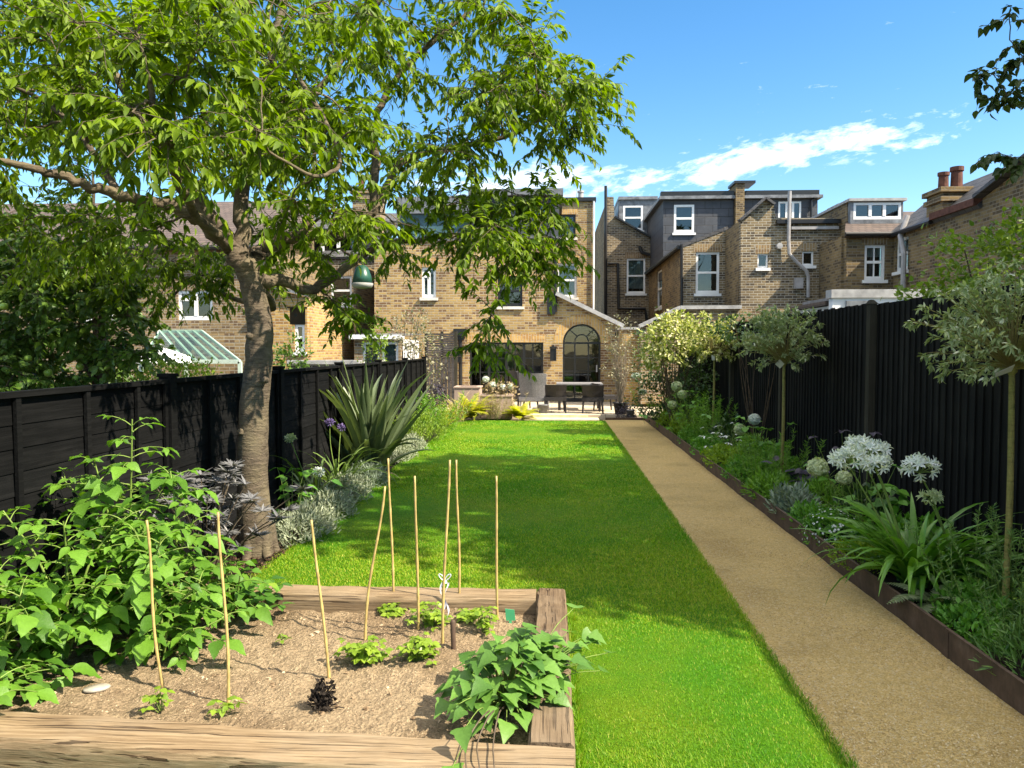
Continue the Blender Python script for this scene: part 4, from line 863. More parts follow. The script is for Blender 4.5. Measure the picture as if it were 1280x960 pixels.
m = MB(); m.box(l0[0] + .1, e1[0] - .1, 17.1, 17.2, 0, r0[2] - .05); m.build('wall', M['brick_tan'], h13); m = MB(); m.box(l0[0] + .1, e1[0] - .1, 15.4, 15.45, 0, 1.0); m.build('front_wall', M['render_g'], h13)
a = P(166, 452, 14.5); b = P(236, 452, 14.5)
sh = thing('garden_parasol', 'white canvas parasol top just above the left fence', 'parasol', ((a[0] + b[0]) / 2, 14.5, 0))
m = MB(); cx = (a[0] + b[0]) / 2; m.lathe([(.03, a[2] + .28), (.55, a[2] + .1), (.62, a[2] - .02), (.60, a[2] - .02), (.5, a[2] + .07), (.02, a[2] + .24)], (cx, 14.5, 0), 8, False); m.build('canopy', M['render_w'], sh)
m = MB(); m.tube([(cx, 14.5, 0), (cx, 14.5, a[2] + .34)], .02, 8); m.build('pole', M['pipe_g'], sh)
# dark slatted screen and downpipe near the house
Ys = 21.5; F = Fr('y', Ys); s1 = thing('slatted_screen', 'dark grey slatted timber screen beside the house corner', 'screen', (P(552, 500, Ys)[0], Ys, 0))
a, b = F.uv(533, 417), F.uv(568, 490); vm = F.uv(550, 445)[1]
m = MB(); z = vm
while z < a[1]: fbox(m, F, a[0], b[0], z, z + .05, 0, .02); z += .065
u = a[0]
while u < b[0] - .05: fbox(m, F, u, u + .085, 0, vm - .03, 0, .02); u += .1
m.build('slats', plain('grey_timber', (0.055, 0.05, 0.048), .8, .4, 9, .2), s1)
m = MB()
for u in (a[0] - .05, (a[0] + b[0]) / 2, b[0]): fbox(m, F, u, u + .08, 0, a[1] + .06, -.08, -.005)
m.build('post', M['post_r'], s1)
# side boundary fence between the left border end and the house
pq = P(571, 411, 23.0)
gp = thing('drainpipe', 'dark drainpipe with hopper head at the left corner of the yellow house', 'drainpipe', (pq[0], 23.9, 0))
m = MB(); m.tube([(pq[0], 23.9, 0), (pq[0], 23.9, pq[2] - .2)], .06, 8); m.build('pipe', M['pipe_b'], gp)
m = MB(); m.box(pq[0] - .2, pq[0] + .2, 23.72, 23.98, pq[2] - .2, pq[2] + .02); m.box(pq[0] - .12, pq[0] + .12, 23.8, 23.97, pq[2] - .32, pq[2] - .2); m.build('hopper', M['black_metal'], gp)
# ================================================================ TREES AND SHRUBS
def bark(name, a, b, c, rough=.85, sc=(14, 14, 34)):
    t = NT(name); n = t.noise(t.coord('Object', sc), 1.0, 8, .68, .8); n2 = t.noise(t.coord(), 5, 6, .6)
    st = t.noise(t.coord('Object', (5, 5, 60)), 1.0, 5, .6, .3)
    col = t.mix(t.ramp(n2, [(.42, (0, 0, 0)), (.7, (1, 1, 1))]), t.ramp(n, [(.28, a), (.6, b)]), c)
    col = t.mix(.55, col, t.ramp(st, [(.34, (.55, .52, .48)), (.5, (1, 1, 1))]), 'MULTIPLY')
    t.base(col, rough, .2); t.bump(t.math('ADD', n, t.math('MULTIPLY', st, .4)), 1.0, .02); return t.m
M['bark'] = bark('cherry_bark', (0.046, 0.036, 0.027), (0.13, 0.102, 0.074), (0.175, 0.145, 0.09))
M['bark_dark'] = bark('dark_bark', (0.04, 0.03, 0.022), (0.09, 0.07, 0.05), (0.12, 0.10, 0.07))
M['twig'] = plain('twig', (0.085, 0.06, 0.04), .8, .3, 20, .2)
M['stem_g'] = plain('green_stem', (0.16, 0.24, 0.05), .6, .25, 15, .3)
M['lf_cherry'] = leafm('cherry_leaf', (0.024, 0.070, 0.005), (0.19, 0.29, 0.011), (0.36, 0.33, 0.02), .45, .5, spec=.28, oddp=.88)
M['lf_apple'] = leafm('apple_leaf', (0.030, 0.085, 0.012), (0.11, 0.20, 0.03), None, .35, .45)
M['lf_shade'] = leafm('sycamore_leaf', (0.018, 0.040, 0.008), (0.05, 0.085, 0.015), None, .35, .5)
M['lf_hedge'] = leafm('hedge_leaf', (0.06, 0.13, 0.012), (0.20, 0.29, 0.03), None, .4, .45)
M['lf_willow'] = leafm('dappled_willow_leaf', (0.13, 0.19, 0.07), (0.33, 0.39, 0.20), (0.70, 0.70, 0.58), .35, .5, oddp=.80)
M['lf_yellow'] = leafm('variegated_leaf', (0.12, 0.18, 0.03), (0.34, 0.37, 0.09), (0.70, 0.65, 0.42), .4, .5, oddp=.62)
M['lf_jasmine'] = leafm('dark_climber_leaf', (0.018, 0.05, 0.012), (0.055, 0.11, 0.025), (0.55, 0.55, 0.45), .3, .4)
M['apple'] = plain('green_apple', (0.22, 0.36, 0.05), .35, .25, 10, .5)

def twigs_and_leaves(wood, fol, start, c, rad, ntw, nlf, Lr, T, droop=.55, tw_r=.0035, W=1.0, spread=1.0, hang=.25):
    """fine twigs round clump centre c, each with alternate leaves"""
    for k in range(ntw):
        f = rng.uniform(.0, .35); s = c + (start - c) * f
        d = rdir(1)[0] * np.array([1, 1, .75]) * spread; d[2] -= hang * rng.uniform(0, 1)
        out = nrm(c - start); d = nrm(d + out * .35); ln = rad * rng.uniform(.55, 1.15)
        tt = np.linspace(0, 1, 6)[:, None]; bend = np.array([0, 0, -1.]) * droop * .55 * ln
        pts = s + d * ln * tt + bend * tt ** 2 + rng.normal(0, .012, (6, 3)) * tt
        wood.tube(pts, (tw_r, tw_r * .45), 4, False)
        u = np.sort(rng.uniform(.12, 1.0, nlf)); u[-1] = 1.0
        ii = np.clip((u * 5).astype(int), 0, 4); fr_ = (u * 5 - ii)[:, None]
        p = pts[ii] * (1 - fr_) + pts[ii + 1] * fr_; td = nrm(pts[ii + 1] - pts[ii])
        side = nrm(np.cross(td, [0, 0, 1.]) + 1e-4) * np.where(np.arange(nlf) % 2 == 0, 1, -1)[:, None]
        ld = nrm(td * .55 + side * .75 + np.array([0, 0, -1.]) * droop * rng.uniform(.5, 1.5, (nlf, 1)) + rng.normal(0, .22, (nlf, 3)))
        nn = np.array([0, 0, 1.]) + rng.normal(0, .45, (nlf, 3))
        fol.leaves(T, p, ld, nn, rng.uniform(Lr[0], Lr[1], nlf), W * rng.uniform(.8, 1.2, nlf))
class Skel:
    def __init__(s): s.wood = MB(); s.pts = []; s.rad = []
    def limb(s, pts, r0, r1, n=10, k=6, wob=.012, main=False):
        q = spline(pts, k); t = np.linspace(0, 1, len(q)); r = r0 + (r1 - r0) * t ** .8
        q = q + rng.normal(0, 1, q.shape) * wob * np.minimum(r / .05, 1)[:, None]
        rr = r * (1 + rng.normal(0, .015, len(r))); s.wood.tube(q, rr, n); s.pts += list(q); s.rad += list(r); return q
    def reach(s, c, r=.016, sag=.12, prefer=None):
        A = np.array(s.pts); d = np.linalg.norm(A - c, axis=1) + .35 * np.maximum(A[:, 2] - c[2], 0)
        d = d + np.where(np.array(s.rad) > .07, .25, 0); i = int(np.argmin(d)); a = A[i]; dist = np.linalg.norm(c - a); r = min(s.rad[i] * .7, r * (0.6 + dist * .5))
        t = np.linspace(0, 1, 7)[:, None]; q = a + (c - a) * t + np.array([0, 0, 1.]) * sag * dist * np.sin(math.pi * t) + rng.normal(0, .025, (7, 3)) * np.sin(math.pi * t) * dist
        s.wood.tube(q, np.linspace(max(r, .005), .004, 7), 6, False); s.pts += list(q[2:]); s.rad += list(np.linspace(r, .004, 7)[2:]); return a

# ---- the cherry at the left of the lawn
TY = 6.25
tb = G(320, 695); cherry = thing('cherry_tree', 'leaning cherry tree with broad leafy crown at the left edge of the lawn', 'tree', tb)
def Q(*l): return [P(x, y, Y) for x, y, Y in l]
sk = Skel()
tr = sk.limb([tb + [0, 0, -.05]] + Q((318, 655, TY), (316, 600, TY), (317, 520, TY), (323, 450, TY), (325, 410, TY), (317, 365, TY), (308, 335, TY)), .15, .088, 20, 5, .003)
fl_ = MB(); a = np.linspace(0, 2 * math.pi, 18, endpoint=False)
for k in range(6):
    an = k * 1.05 + .4; e = tb + np.array([math.cos(an), math.sin(an), 0]) * .27; sk.wood.tube(spline([tb + [0, 0, .26] + np.array([math.cos(an), math.sin(an), 0]) * .10, tb + [0, 0, .07] + np.array([math.cos(an), math.sin(an), 0]) * .14, tb + np.array([math.cos(an), math.sin(an), 0]) * .20 + [0, 0, -.03]], 4), (.06, .03), 8, False)
sk.wood.blob(P(309, 334, TY), (.105, .105, .10), 12, 8, .03)
for (x, y) in ((301, 540), (331, 475), (312, 420)): sk.wood.blob(P(x, y, TY - .1), (.035, .03, .03), 8, 6, .05)
limbs = [
 ([(306, 336, TY), (272, 297, 6.15), (226, 262, 5.95), (150, 246, 5.7), (80, 222, 5.5), (20, 205, 5.3), (-60, 190, 5.1)], .074, .018),
 ([(318, 350, TY), (350, 352, 6.5), (392, 362, 6.8), (428, 338, 7.0), (465, 312, 7.2), (520, 300, 7.4), (600, 292, 7.5), (668, 300, 7.5)], .062, .014),
 ([(312, 334, TY), (332, 312, 6.35), (372, 296, 6.5), (425, 293, 6.7), (468, 262, 6.9), (500, 205, 7.1), (560, 186, 7.2), (640, 168, 7.3), (705, 128, 7.3)], .070, .014),
 ([(466, 262, 6.9), (468, 205, 7.0), (472, 140, 7.2), (520, 70, 7.4), (590, 10, 7.5), (640, -60, 7.6)], .05, .014),
 ([(306, 325, TY), (302, 250, 6.4), (325, 150, 6.6), (345, 50, 6.8), (365, -80, 7.0), (370, -180, 7.0)], .075, .02),
 ([(330, 160, 6.6), (400, 110, 6.8), (450, 40, 7.0), (500, -40, 7.1)], .04, .014),
 ([(290, 314, 6.2), (240, 262, 5.6), (215, 205, 5.0), (196, 150, 4.6), (185, 90, 4.4)], .045, .014),
 ([(296, 318, TY), (215, 200, 6.5), (140, 90, 6.7), (60, -30, 6.9), (20, -120, 7)], .06, .02),
 ([(150, 246, 5.7), (110, 180, 5.9), (60, 130, 6.1), (0, 100, 6.2)], .032, .012),
 ([(315, 345, TY), (340, 385, 7.2), (300, 375, 8.0), (230, 350, 8.6), (150, 330, 9)], .045, .014),
 ([(345, 52, 6.8), (420, 180, 5.4), (400, 220, 5.0), (335, 190, 4.7)], .022, .008),
]
for pts, r0, r1 in limbs: sk.limb(Q(*pts), r0, r1, 10, 6, .014)
sk.wood.build('trunk', M['bark'], cherry, True) if False else None
crown_poly = [(-90, -60), (640, -60), (672, 20), (700, 45), (735, 85), (768, 108), (762, 135), (705, 160), (660, 175), (600, 215), (650, 235), (690, 255), (705, 290), (690, 335), (640, 350), (580, 325), (520, 350), (470, 330), (440, 360), (400, 375), (350, 330), (260, 330), (150, 300), (90, 280), (-90, 270)]
def inside(p, poly):
    x, y = p; c = False; j = len(poly) - 1
    for i in range(len(poly)):
        (xi, yi), (xj, yj) = poly[i], poly[j]
        if (yi > y) != (yj > y) and x < (xj - xi) * (y - yi) / (yj - yi + 1e-9) + xi: c = not c
        j = i
    return c
cents = []
r2 = np.random.default_rng(5)
tries = 0
while len(cents) < 190 and tries < 6000:
    tries += 1; x, y = r2.uniform(-90, 770), r2.uniform(-60, 375)
    if not inside((x, y), crown_poly): continue
    if not inside((x + 24, y - 8), crown_poly) or not inside((x + 18, y + 18), crown_poly): continue
    Y = r2.uniform(5.0, 8.3) if x > 330 else r2.uniform(4.3, 8.2)
    if x > 480: Y = r2.uniform(6.3, 8.0)
    # airy zones where sky or house shows through
    if 470 < x < 590 and 110 < y < 250 and r2.uniform() < .6: continue
    if 600 < x < 660 and 190 < y < 235: continue
    if 335 < x < 560 and y > 285 and r2.uniform() < .8: continue
    if 205 < x < 345 and 225 < y and Y < 7.1: continue
    if x < 230 and 175 < y < 275 and Y < 6.4: continue
    c = P(x, y, Y)
    if any(np.linalg.norm(c - o) < .31 for o in cents): continue
    cents.append(c)
extra = [(745, 112, 7.3), (720, 135, 7.3), (690, 70, 7.3), (655, 30, 7.4), (720, 160, 7.3), (690, 175, 7.3), (690, 265, 7.5), (700, 300, 7.5), (665, 310, 7.4), (640, 330, 7.4), (675, 335, 7.4), (590, 270, 7.3), (620, 260, 7.3), (545, 245, 7.2),
         (610, 405, 7.3), (606, 432, 7.3), (190, 165, 4.3), (215, 182, 4.3), (165, 140, 4.3), (655, 258, 7.4), (680, 246, 7.4), (640, 240, 7.3), (170, 40, 4.4), (320, 160, 4.5), (60, 40, 4.6), (250, 60, 4.5), (415, 375, 6.9), (430, 395, 7.0), (365, 300, 6.6), (210, 330, 7.6), (160, 345, 8.0), (250, 345, 8.0), (140, 320, 8.4), (290, 330, 8.2), (200, 300, 8.0), (120, 300, 7.0), (60, 300, 7.4), (30, 330, 7.8), (100, 335, 8.2), (185, 320, 7.8), (240, 315, 7.8), (150, 365, 8.6), (20, 280, 6.5), (90, 280, 6.8), (265, 345, 8.2), (340, 330, 7.6), (405, 320, 7.4), (200, 370, 8.6)]
cents += [P(*e) for e in extra]
cents.sort(key=lambda c: np.min(np.linalg.norm(np.array(sk.pts) - c, axis=1)))
fol = MB()
for c in cents:
    a_ = sk.reach(c, .02)
    twigs_and_leaves(sk.wood, fol, a_, c, .46, 10, 22, (.058, .112), LANCE, rng.uniform(.25, .6), W=1.35)
# bare grey twigs showing through the crown
for k in range(70):
    i = r2.integers(len(sk.pts) // 3, len(sk.pts)); a_ = sk.pts[i]; d = rdir(1, .3)[0]; t_ = np.linspace(0, 1, 7)[:, None]
    sk.wood.tube(a_ + d * .6 * t_ + rng.normal(0, .05, (7, 3)) * t_, (.006, .002), 4, False)
sk.wood.build('trunk', M['bark'], cherry, True); fol.build('crown', M['lf_cherry'], cherry, True)

# ---- apple tree beyond the left fence
base = np.array([-5.6, 9.2, 0]); ap = thing('apple_tree', 'dense apple tree full of green fruit behind the left fence', 'tree', base)
sk = Skel(); sk.limb([base + [0, 0, -.05], base + [.05, 0, .8], base + [-.05, .1, 1.5], base + [0, .1, 2.1]], .11, .08)
for e in ((-1.4, .4, 2.6), (1.2, -.2, 2.5), (.3, .9, 3.1), (-.6, -.8, 2.6), (.6, -.6, 3.2), (-1.9, -.3, 3.4), (0, 0, 3.9)):
    e = np.array(e); sk.limb([base + [0, 0, 1.35], base + e * [.5, .5, .78], base + e], .05, .014, 8)
ap_poly = [(-120, 240), (60, 235), (120, 280), (150, 325), (172, 370), (190, 410), (194, 440), (165, 470), (120, 485), (-120, 500)]
ac_ = []
for k in range(5000):
    if len(ac_) > 150: break
    x, y = r2.uniform(-120, 190), r2.uniform(255, 500); Y = r2.uniform(8.0, 10.4)
    if not inside((x, y), ap_poly): continue
    c = P(x, y, Y)
    if c[2] < .8 or any(np.linalg.norm(c - o) < .25 for o in ac_): continue
    ac_.append(c)
fol = MB(); apples = []
ac_.sort(key=lambda c: np.min(np.linalg.norm(np.array(sk.pts) - c, axis=1)))
for c in ac_:
    a_ = sk.reach(c, .016); twigs_and_leaves(sk.wood, fol, a_, c, .38, 10, 15, (.065, .11), OVATE, .3, W=1.1)
    if c[1] < 9.7 and rng.uniform() < .75: apples.append(c + rng.normal(0, .15, 3) * [1, .4, 1] + [0, -.22, -.08])
sk.wood.build('trunk', M['bark_dark'], ap, True); fol.build('crown', M['lf_apple'], ap)
m0 = MB(); m0.lathe([(.006, -.038), (.02, -.043), (.038, -.03), (.046, -.005), (.044, .018), (.03, .034), (.012, .036), (.004, .028)], (0, 0, 0), 12)
m0.tube([(0, 0, .028), (.006, 0, .06)], .0025, 4); first = None
for c in apples[:46]:
    if first is None:
        first = m0.build('apple', M['apple'], None, True); first.parent = ap; first.location = tuple(c - base); first['_o'] = tuple(c)
    else:
        o = first.copy(); C.objects.link(o); o.location = tuple(c - base); s_ = rng.uniform(.8, 1.1); o.scale = (s_,) * 3; o.rotation_euler = (rng.uniform(-.4, .4), rng.uniform(-.4, .4), 0)

# ---- tall tree beyond the right fence; it shades the lawn, a few sprays reach into view
base = np.array([7.4, 6.4, 0]); sy_ = thing('sycamore_tree', 'tall tree beyond the right fence with dark leafy sprays against the sky', 'tree', base)
sk = Skel(); sk.limb([base + [0, 0, -.1], base + [-.1, .1, 2], base + [-.2, .2, 4.2], base + [-.5, .1, 6.5], base + [-.6, .1, 8.5]], .24, .10, 14)
for e in ((-2.2, -2.6, 6.5), (-1.6, 2.6, 7.2), (-2.6, .2, 7.4), (1.4, 1, 7), (.6, -2.4, 6.8), (-1.0, 4.2, 8.4), (-1.4, -1.2, 9)):
    e = np.array(e); sk.limb([base + [-.15, .15, 3.6], base + e * [.55, .55, .8], base + e], .09, .02, 8)
cs = []
for k in range(20000):
    if len(cs) >= 150: break
    xs_, ys_ = r2.uniform(-2.4, 1.6), r2.uniform(5.0, 11.9); z = r2.uniform(4.6, 10.2)
    c = np.array([xs_ + SUN_H[0] / math.tan(SUN_EL) * z, ys_ + SUN_H[1] / math.tan(SUN_EL) * z, z])
    if c[0] < 4.0 or c[1] < 2.2: continue
    if xs_ < -.3 and ys_ < 6.5: continue
    px, py = to_px(c); mg = 150 * 7 / max(c[1], 2)
    if px < 1280 + mg and py > -mg: continue
    if any(np.linalg.norm(c - o) < .50 for o in cs): continue
    # a few holes for dapples
    if math.sin(xs_ * 2.3 + 1.0) * math.sin(ys_ * 1.55 + .6) > .62: continue
    cs.append(c)
cs.sort(key=lambda c: np.min(np.linalg.norm(np.array(sk.pts) - c, axis=1)))
fol = MB()
for c in cs:
    a_ = sk.reach(c, .03); twigs_and_leaves(sk.wood, fol, a_, c, .70, 9, 15, (.12, .19), OVATE, .35, .005)
# sprays in view, upper right
sprays = [(1262, 18, 7.0), (1240, 92, 7.2), (1222, 96, 7.2), (1268, 110, 7.0), (1262, 50, 7.0), (1250, 128, 7.1), (1278, 70, 7), (1262, 196, 7.0), (1246, 190, 7.1), (1282, 205, 6.9), (1300, 40, 6.9), (1300, 120, 6.9), (1310, 190, 6.8)]
sp_c = [P(*q) for q in sprays]; sp_c.sort(key=lambda c: -c[0])
for c in sp_c:
    a_ = sk.reach(c, .012, .02); twigs_and_leaves(sk.wood, fol, a_, c, .20, 4, 9, (.07, .11), OVATE, .5, .003)
sk.wood.build('trunk', M['bark_dark'], sy_, True); fol.build('crown', M['lf_shade'], sy_)

# ---- bushy shrubs
def shrub(name, label, cat, base, ells, n, T, Lr, mat, W=1.0, up=.35, stems=7, stem_mat='twig', group=None, droop=.2, shell=.55, sr=.008):
    """stems fanning from the base, leaves through the outer part of uneven ellipsoids ells = [(centre, radii)]"""
    t = thing(name, label, cat, base, group); fol = MB(); wd = MB(); base = np.asarray(base, float)
    vol = np.array([np.prod(r) ** .67 for _, r in ells]); vol /= vol.sum()
    for (c, r), f in zip(ells, vol):
        c = np.asarray(c, float); r = np.asarray(r, float); k = int(n * f)
        d = rdir(k); rad = rng.uniform(shell, 1.0, k) ** .6; 
        lump = 1 + .30 * np.sin(d[:, 0] * 5 + c[0] * 9) * np.sin(d[:, 1] * 6 + 1.3) + rng.exponential(.07, k) + .22 * np.sin(d[:, 2] * 8 + d[:, 0] * 4)
        p = c + d * r * (rad * lump)[:, None]; p[:, 2] = np.maximum(p[:, 2], base[2] + .015)
        ld = nrm(d * .8 + rng.normal(0, .55, (k, 3)) + [0, 0, up] + np.array([0, 0, -droop])); nn = np.array([0, 0, .8]) + d * .5 + rng.normal(0, .4, (k, 3))
        fol.leaves(T, p, ld, nn, rng.uniform(Lr[0], Lr[1], k), W * rng.uniform(.8, 1.2, k))
        for q in range(max(2, int(stems * f * 1.3))):
            e = c + rdir(1, .4)[0] * r * rng.uniform(.5, .9); mid = (base + e) / 2 + rng.normal(0, .05, 3); wd.tube(spline([base + rng.normal(0, .02, 3) * [1, 1, 0], mid, e], 4), (sr, sr * .35), 5, False)
    wd.build('stems', M[stem_mat], t, True); fol.build('foliage', M[mat], t); return t
def willow(px_t, py_t, Y, crad, n, Lr, mat, label, clear, tagpos=None):
    """a lollipop-trained willow on one clean stem"""
    cx, _, cz = P(px_t, py_t, Y); x0 = P(clear[0], clear[1], Y)[0]; zf = P(clear[0], clear[1], Y)[2]; b = np.array([P(clear[0] - 3, clear[1] + 100, Y)[0], Y, .09])
    t = thing('willow_standard', label, 'small tree', b, 'lollipop willows along the right fence'); wd = MB(); top = np.array([x0, Y, zf])
    tn = MB(); tn.tube(spline([b, (b + top) / 2 + [.01, 0, 0], top], 6), (.021, .017), 10); tn.blob(top, (.03, .03, .04), 8, 6, .05); tn.build('trunk', M['willow_bark'], t, True)
    c = np.array([cx, Y, cz]); fol = MB(); k = 0
    for q in range(n):
        d = rdir(1, .42)[0]; tip = c + d * np.asarray(crad) * rng.uniform(.55, 1.12) + [0, 0, -.05]
        tip[2] = max(tip[2], zf - .02)
        mid = top + (tip - top) * .45 + np.array([0, 0, .10 * np.linalg.norm(tip - top)])
        q_ = spline([top, mid, tip, tip + (tip - mid) * .18 - [0, 0, .03]], 4); wd.tube(q_, (.004, .001), 4, False)
        m_ = 26; u = rng.uniform(.38, 1, m_); ii = np.clip((u * (len(q_) - 1)).astype(int), 0, len(q_) - 2); p = q_[ii] + (q_[ii + 1] - q_[ii]) * (u * (len(q_) - 1) - ii)[:, None]
        ld = nrm(nrm(q_[ii + 1] - q_[ii]) * .8 + rdir(m_) * .9); fol.leaves(LANCE, p, ld, [0, 0, 1.] + rng.normal(0, .5, (m_, 3)), rng.uniform(*Lr, m_), 1.35)
    wd.build('branches', M['willow_bark'], t, True); fol.build('crown', M[mat], t)
    return t, top
M['willow_bark'] = bark('willow_stem', (0.13, 0.13, 0.035), (0.26, 0.24, 0.07), (0.20, 0.16, 0.06), .6, (20, 20, 10))
w1, top1 = willow(1270, 402, 4.75, (.52, .5, .36), 170, (.032, .056), 'lf_willow', 'nearest lollipop willow, wide silvery crown hung with a white tag', (1265, 462))
w2, top2 = willow(976, 420, 9.2, (.47, .45, .38), 130, (.04, .065), 'lf_willow', 'small lollipop willow beside the fence with a square label tied under its crown', (980, 455))
w3, top3 = willow(892, 420, 13.4, (.50, .45, .42), 105, (.05, .08), 'lf_yellow', 'farthest lollipop willow with sunlit cream and yellow crown', (893, 447))
def plant_tag(par, c, w, h, rot, mat):
    m = MB(); a = np.array([math.cos(rot), 0, math.sin(rot)]); b = np.array([-math.sin(rot), 0, math.cos(rot)]); c = np.asarray(c)
    ps = [c + a * w * s + b * h * q for s, q in ((-.5, -.5), (.5, -.5), (.5, .5), (-.5, .5))]; y = np.array([0, .003, 0]); m.hexa([p - y for p in ps][0:4] + [p + y for p in ps]); return m.build('tag', M[mat], par)
M['tag_w'] = plain('white_tag', (0.75, 0.76, 0.78), .5, .05); M['tag_y'] = plain('cream_tag', (0.62, 0.58, 0.42), .5, .1)
m = MB(); m.add([top1 + v for v in ((-.02, -.03, -.01), (-.125, -.05, -.045), (-.145, -.09, -.02), (-.03, -.08, .03))] + [top1 + np.array(v) + [0, 0, .003] for v in ((-.02, -.03, -.01), (-.125, -.05, -.045), (-.145, -.09, -.02), (-.03, -.08, .03))], [(3, 2, 1, 0), (4, 5, 6, 7), (0, 1, 5, 4), (1, 2, 6, 5), (2, 3, 7, 6), (3, 0, 4, 7)]); m.build('tag', M['tag_w'], w1)
plant_tag(w2, top2 + [-.06, -.04, .0], .075, .075, .8, 'tag_y'); plant_tag(w3, top3 + [-.03, -.04, .0], .05, .09, .1, 'tag_w')

# hedge-like shrubs over the right fence
c = P(1245, 330, 8.2); shrub('laurel_shrub', 'bright green leafy shrub rising over the right fence', 'shrub', (c[0] + .5, 8.2, 0), [((c[0] + .35, 8.3, c[2] - .2), (.85, .7, .65)), ((c[0] + .9, 8.0, c[2] + .15), (.7, .7, .55)), ((c[0] - .35, 8.5, c[2] - .45), (.45, .5, .3)), ((c[0] + .9, 8.2, 1.3), (.8, .7, .9))], 12000, OVATE, (.05, .085), 'lf_hedge', stems=16, sr=.02)
# climbers and the tall variegated shrub at the far end of the right border
a = P(845, 425, 15.2); shrub('variegated_shrub', 'tall cream and yellow leaved shrub in sun at the far end of the right fence', 'shrub', (a[0], 15.2, .08), [((a[0] - .1, 15.2, a[2] - .05), (.42, .4, .4)), ((a[0] + .34, 15.3, a[2] + .0), (.3, .35, .28)), ((a[0] - .42, 15.4, a[2] - .2), (.26, .3, .40)), ((a[0] + .0, 15.3, a[2] + .30), (.34, .3, .22))], 2600, OVATE, (.055, .10), 'lf_yellow', stems=16, sr=.014)
a = P(828, 468, 16.4); shrub('star_jasmine', 'dark glossy climber below the variegated shrub', 'climber', (a[0] + .1, 16.4, .08), [((a[0], 16.4, a[2] + .35), (.55, .45, .75)), ((a[0] + .45, 15.9, a[2] - .1), (.45, .45, .6)), ((a[0] - .15, 16.6, a[2] - .5), (.45, .4, .5)), ((a[0] + .55, 15.0, .75), (.45, .55, .6))], 4200, OVATE, (.05, .08), 'lf_jasmine', stems=14, sr=.012)
c = P(935, 415, 11.4); shrub('rambling_rose', 'loose dark leaved climber on the fence between two willow standards', 'climber', (c[0] + .15, 11.4, .08), [((c[0] - .1, 11.5, c[2] + .05), (.42, .5, .18)), ((c[0] + .3, 10.8, c[2] + .08), (.25, .5, .14))], 700, OVATE, (.04, .07), 'lf_jasmine', stems=8)
# ================================================================ WHAT GROWS AND STANDS IN THE RAISED BED
M['lf_tomato'] = leafm('tomato_leaf', (0.035, 0.115, 0.012), (0.135, 0.29, 0.03), (0.32, 0.38, 0.05), .36, .5, 3.0, oddp=.88, pucker=.6)
M['lf_straw'] = leafm('strawberry_leaf', (0.03, 0.10, 0.012), (0.09, 0.21, 0.03), None, .3, .4, 3.0)
M['lf_sweet'] = leafm('sweet_potato_leaf', (0.045, 0.13, 0.02), (0.13, 0.27, 0.045), (0.28, 0.34, 0.05), .32, .45, 3.0, pucker=.4)
M['lf_basil'] = leafm('seedling_leaf', (0.10, 0.20, 0.015), (0.26, 0.38, 0.04), None, .38, .4, 6)
M['lf_elder'] = leafm('purple_grey_leaf', (0.06, 0.058, 0.062), (0.20, 0.20, 0.21), None, .15, .4)
M['cane'] = plain('bamboo', (0.44, 0.32, 0.12), .5, .25, 14, .4)
M['dead'] = plain('dead_foliage', (0.022, 0.017, 0.013), .9, .4, 30, .2)
def compound(fol, wd, p0, d, L, pairs, ls, T, W=1.0, droop=.35):
    d = nrm(np.asarray(d, float)); t_ = np.linspace(0, 1, 5)[:, None]; q = p0 + d * L * t_ + np.array([0, 0, -1.]) * droop * L * t_ ** 2
    wd.tube(q, (.0035, .0016), 4, False); side = nrm(np.cross(d, [0, 0, 1.]) + 1e-3); P_, D_, S_ = [], [], []
    for k in range(pairs):
        f = .38 + .52 * k / max(1, pairs - 1) if pairs > 1 else .7; c = q[0] + (q[-1] - q[0]) * f + np.array([0, 0, droop * L * (f - f * f)]); tdir = nrm(d + np.array([0, 0, -1.]) * droop * 2 * f)
        for s in (-1, 1): P_.append(c + side * s * .006); D_.append(tdir * .45 + side * s * .9 + rng.normal(0, .12, 3) + [0, 0, -.12]); S_.append(ls * rng.uniform(.62, .95))
    P_.append(q[-1]); D_.append(nrm(q[-1] - q[-2]) + rng.normal(0, .1, 3)); S_.append(ls * rng.uniform(1.0, 1.3))
    n = len(P_); fol.leaves(T, np.array(P_), np.array(D_), np.array([0, 0, 1.]) + d * .25 + rng.normal(0, .22, (n, 3)), np.array(S_), W)
def leafy_stems(name, label, cat, base, ends, mat, step=.075, L=(.15, .27), ls=.085, pairs=2, T=LOBED, group=None, r=.009, stem_mat='stem_g', start=.12, W=1.0):
    base = np.asarray(base, float); t = thing(name, label, cat, base, group); fol, wd = MB(), MB()
    for e in ends:
        e = np.asarray(e, float); mid = base + (e - base) * [.35, .35, .62] + rng.normal(0, .03, 3); q = spline([base + rng.normal(0, .015, 3) * [1, 1, 0], mid, e], 12); wd.tube(q, (r, r * .4), 6, False)
        ln = np.linalg.norm(np.diff(q, axis=0), axis=1).sum(); n = max(3, int(ln / step)); az = rng.uniform(0, 6.28)
        for k in range(n):
            f = start + (1 - start) * k / (n - 1); i = min(int(f * (len(q) - 1)), len(q) - 2); p = q[i]; az += 2.4 + rng.normal(0, .3)
            el = .45 if f < .9 else .9; d = np.array([math.cos(az), math.sin(az), el]); sz = .65 + .5 * math.sin(math.pi * min(1, f * .8 + .15))
            compound(fol, wd, p, d, rng.uniform(*L) * sz, pairs if rng.uniform() < .8 else 1, ls * sz * rng.uniform(.62, 1.3), T, W * rng.uniform(.8, 1.1))
    wd.build('stems', M[stem_mat], t, True); fol.build('foliage', M[mat], t, True); return t
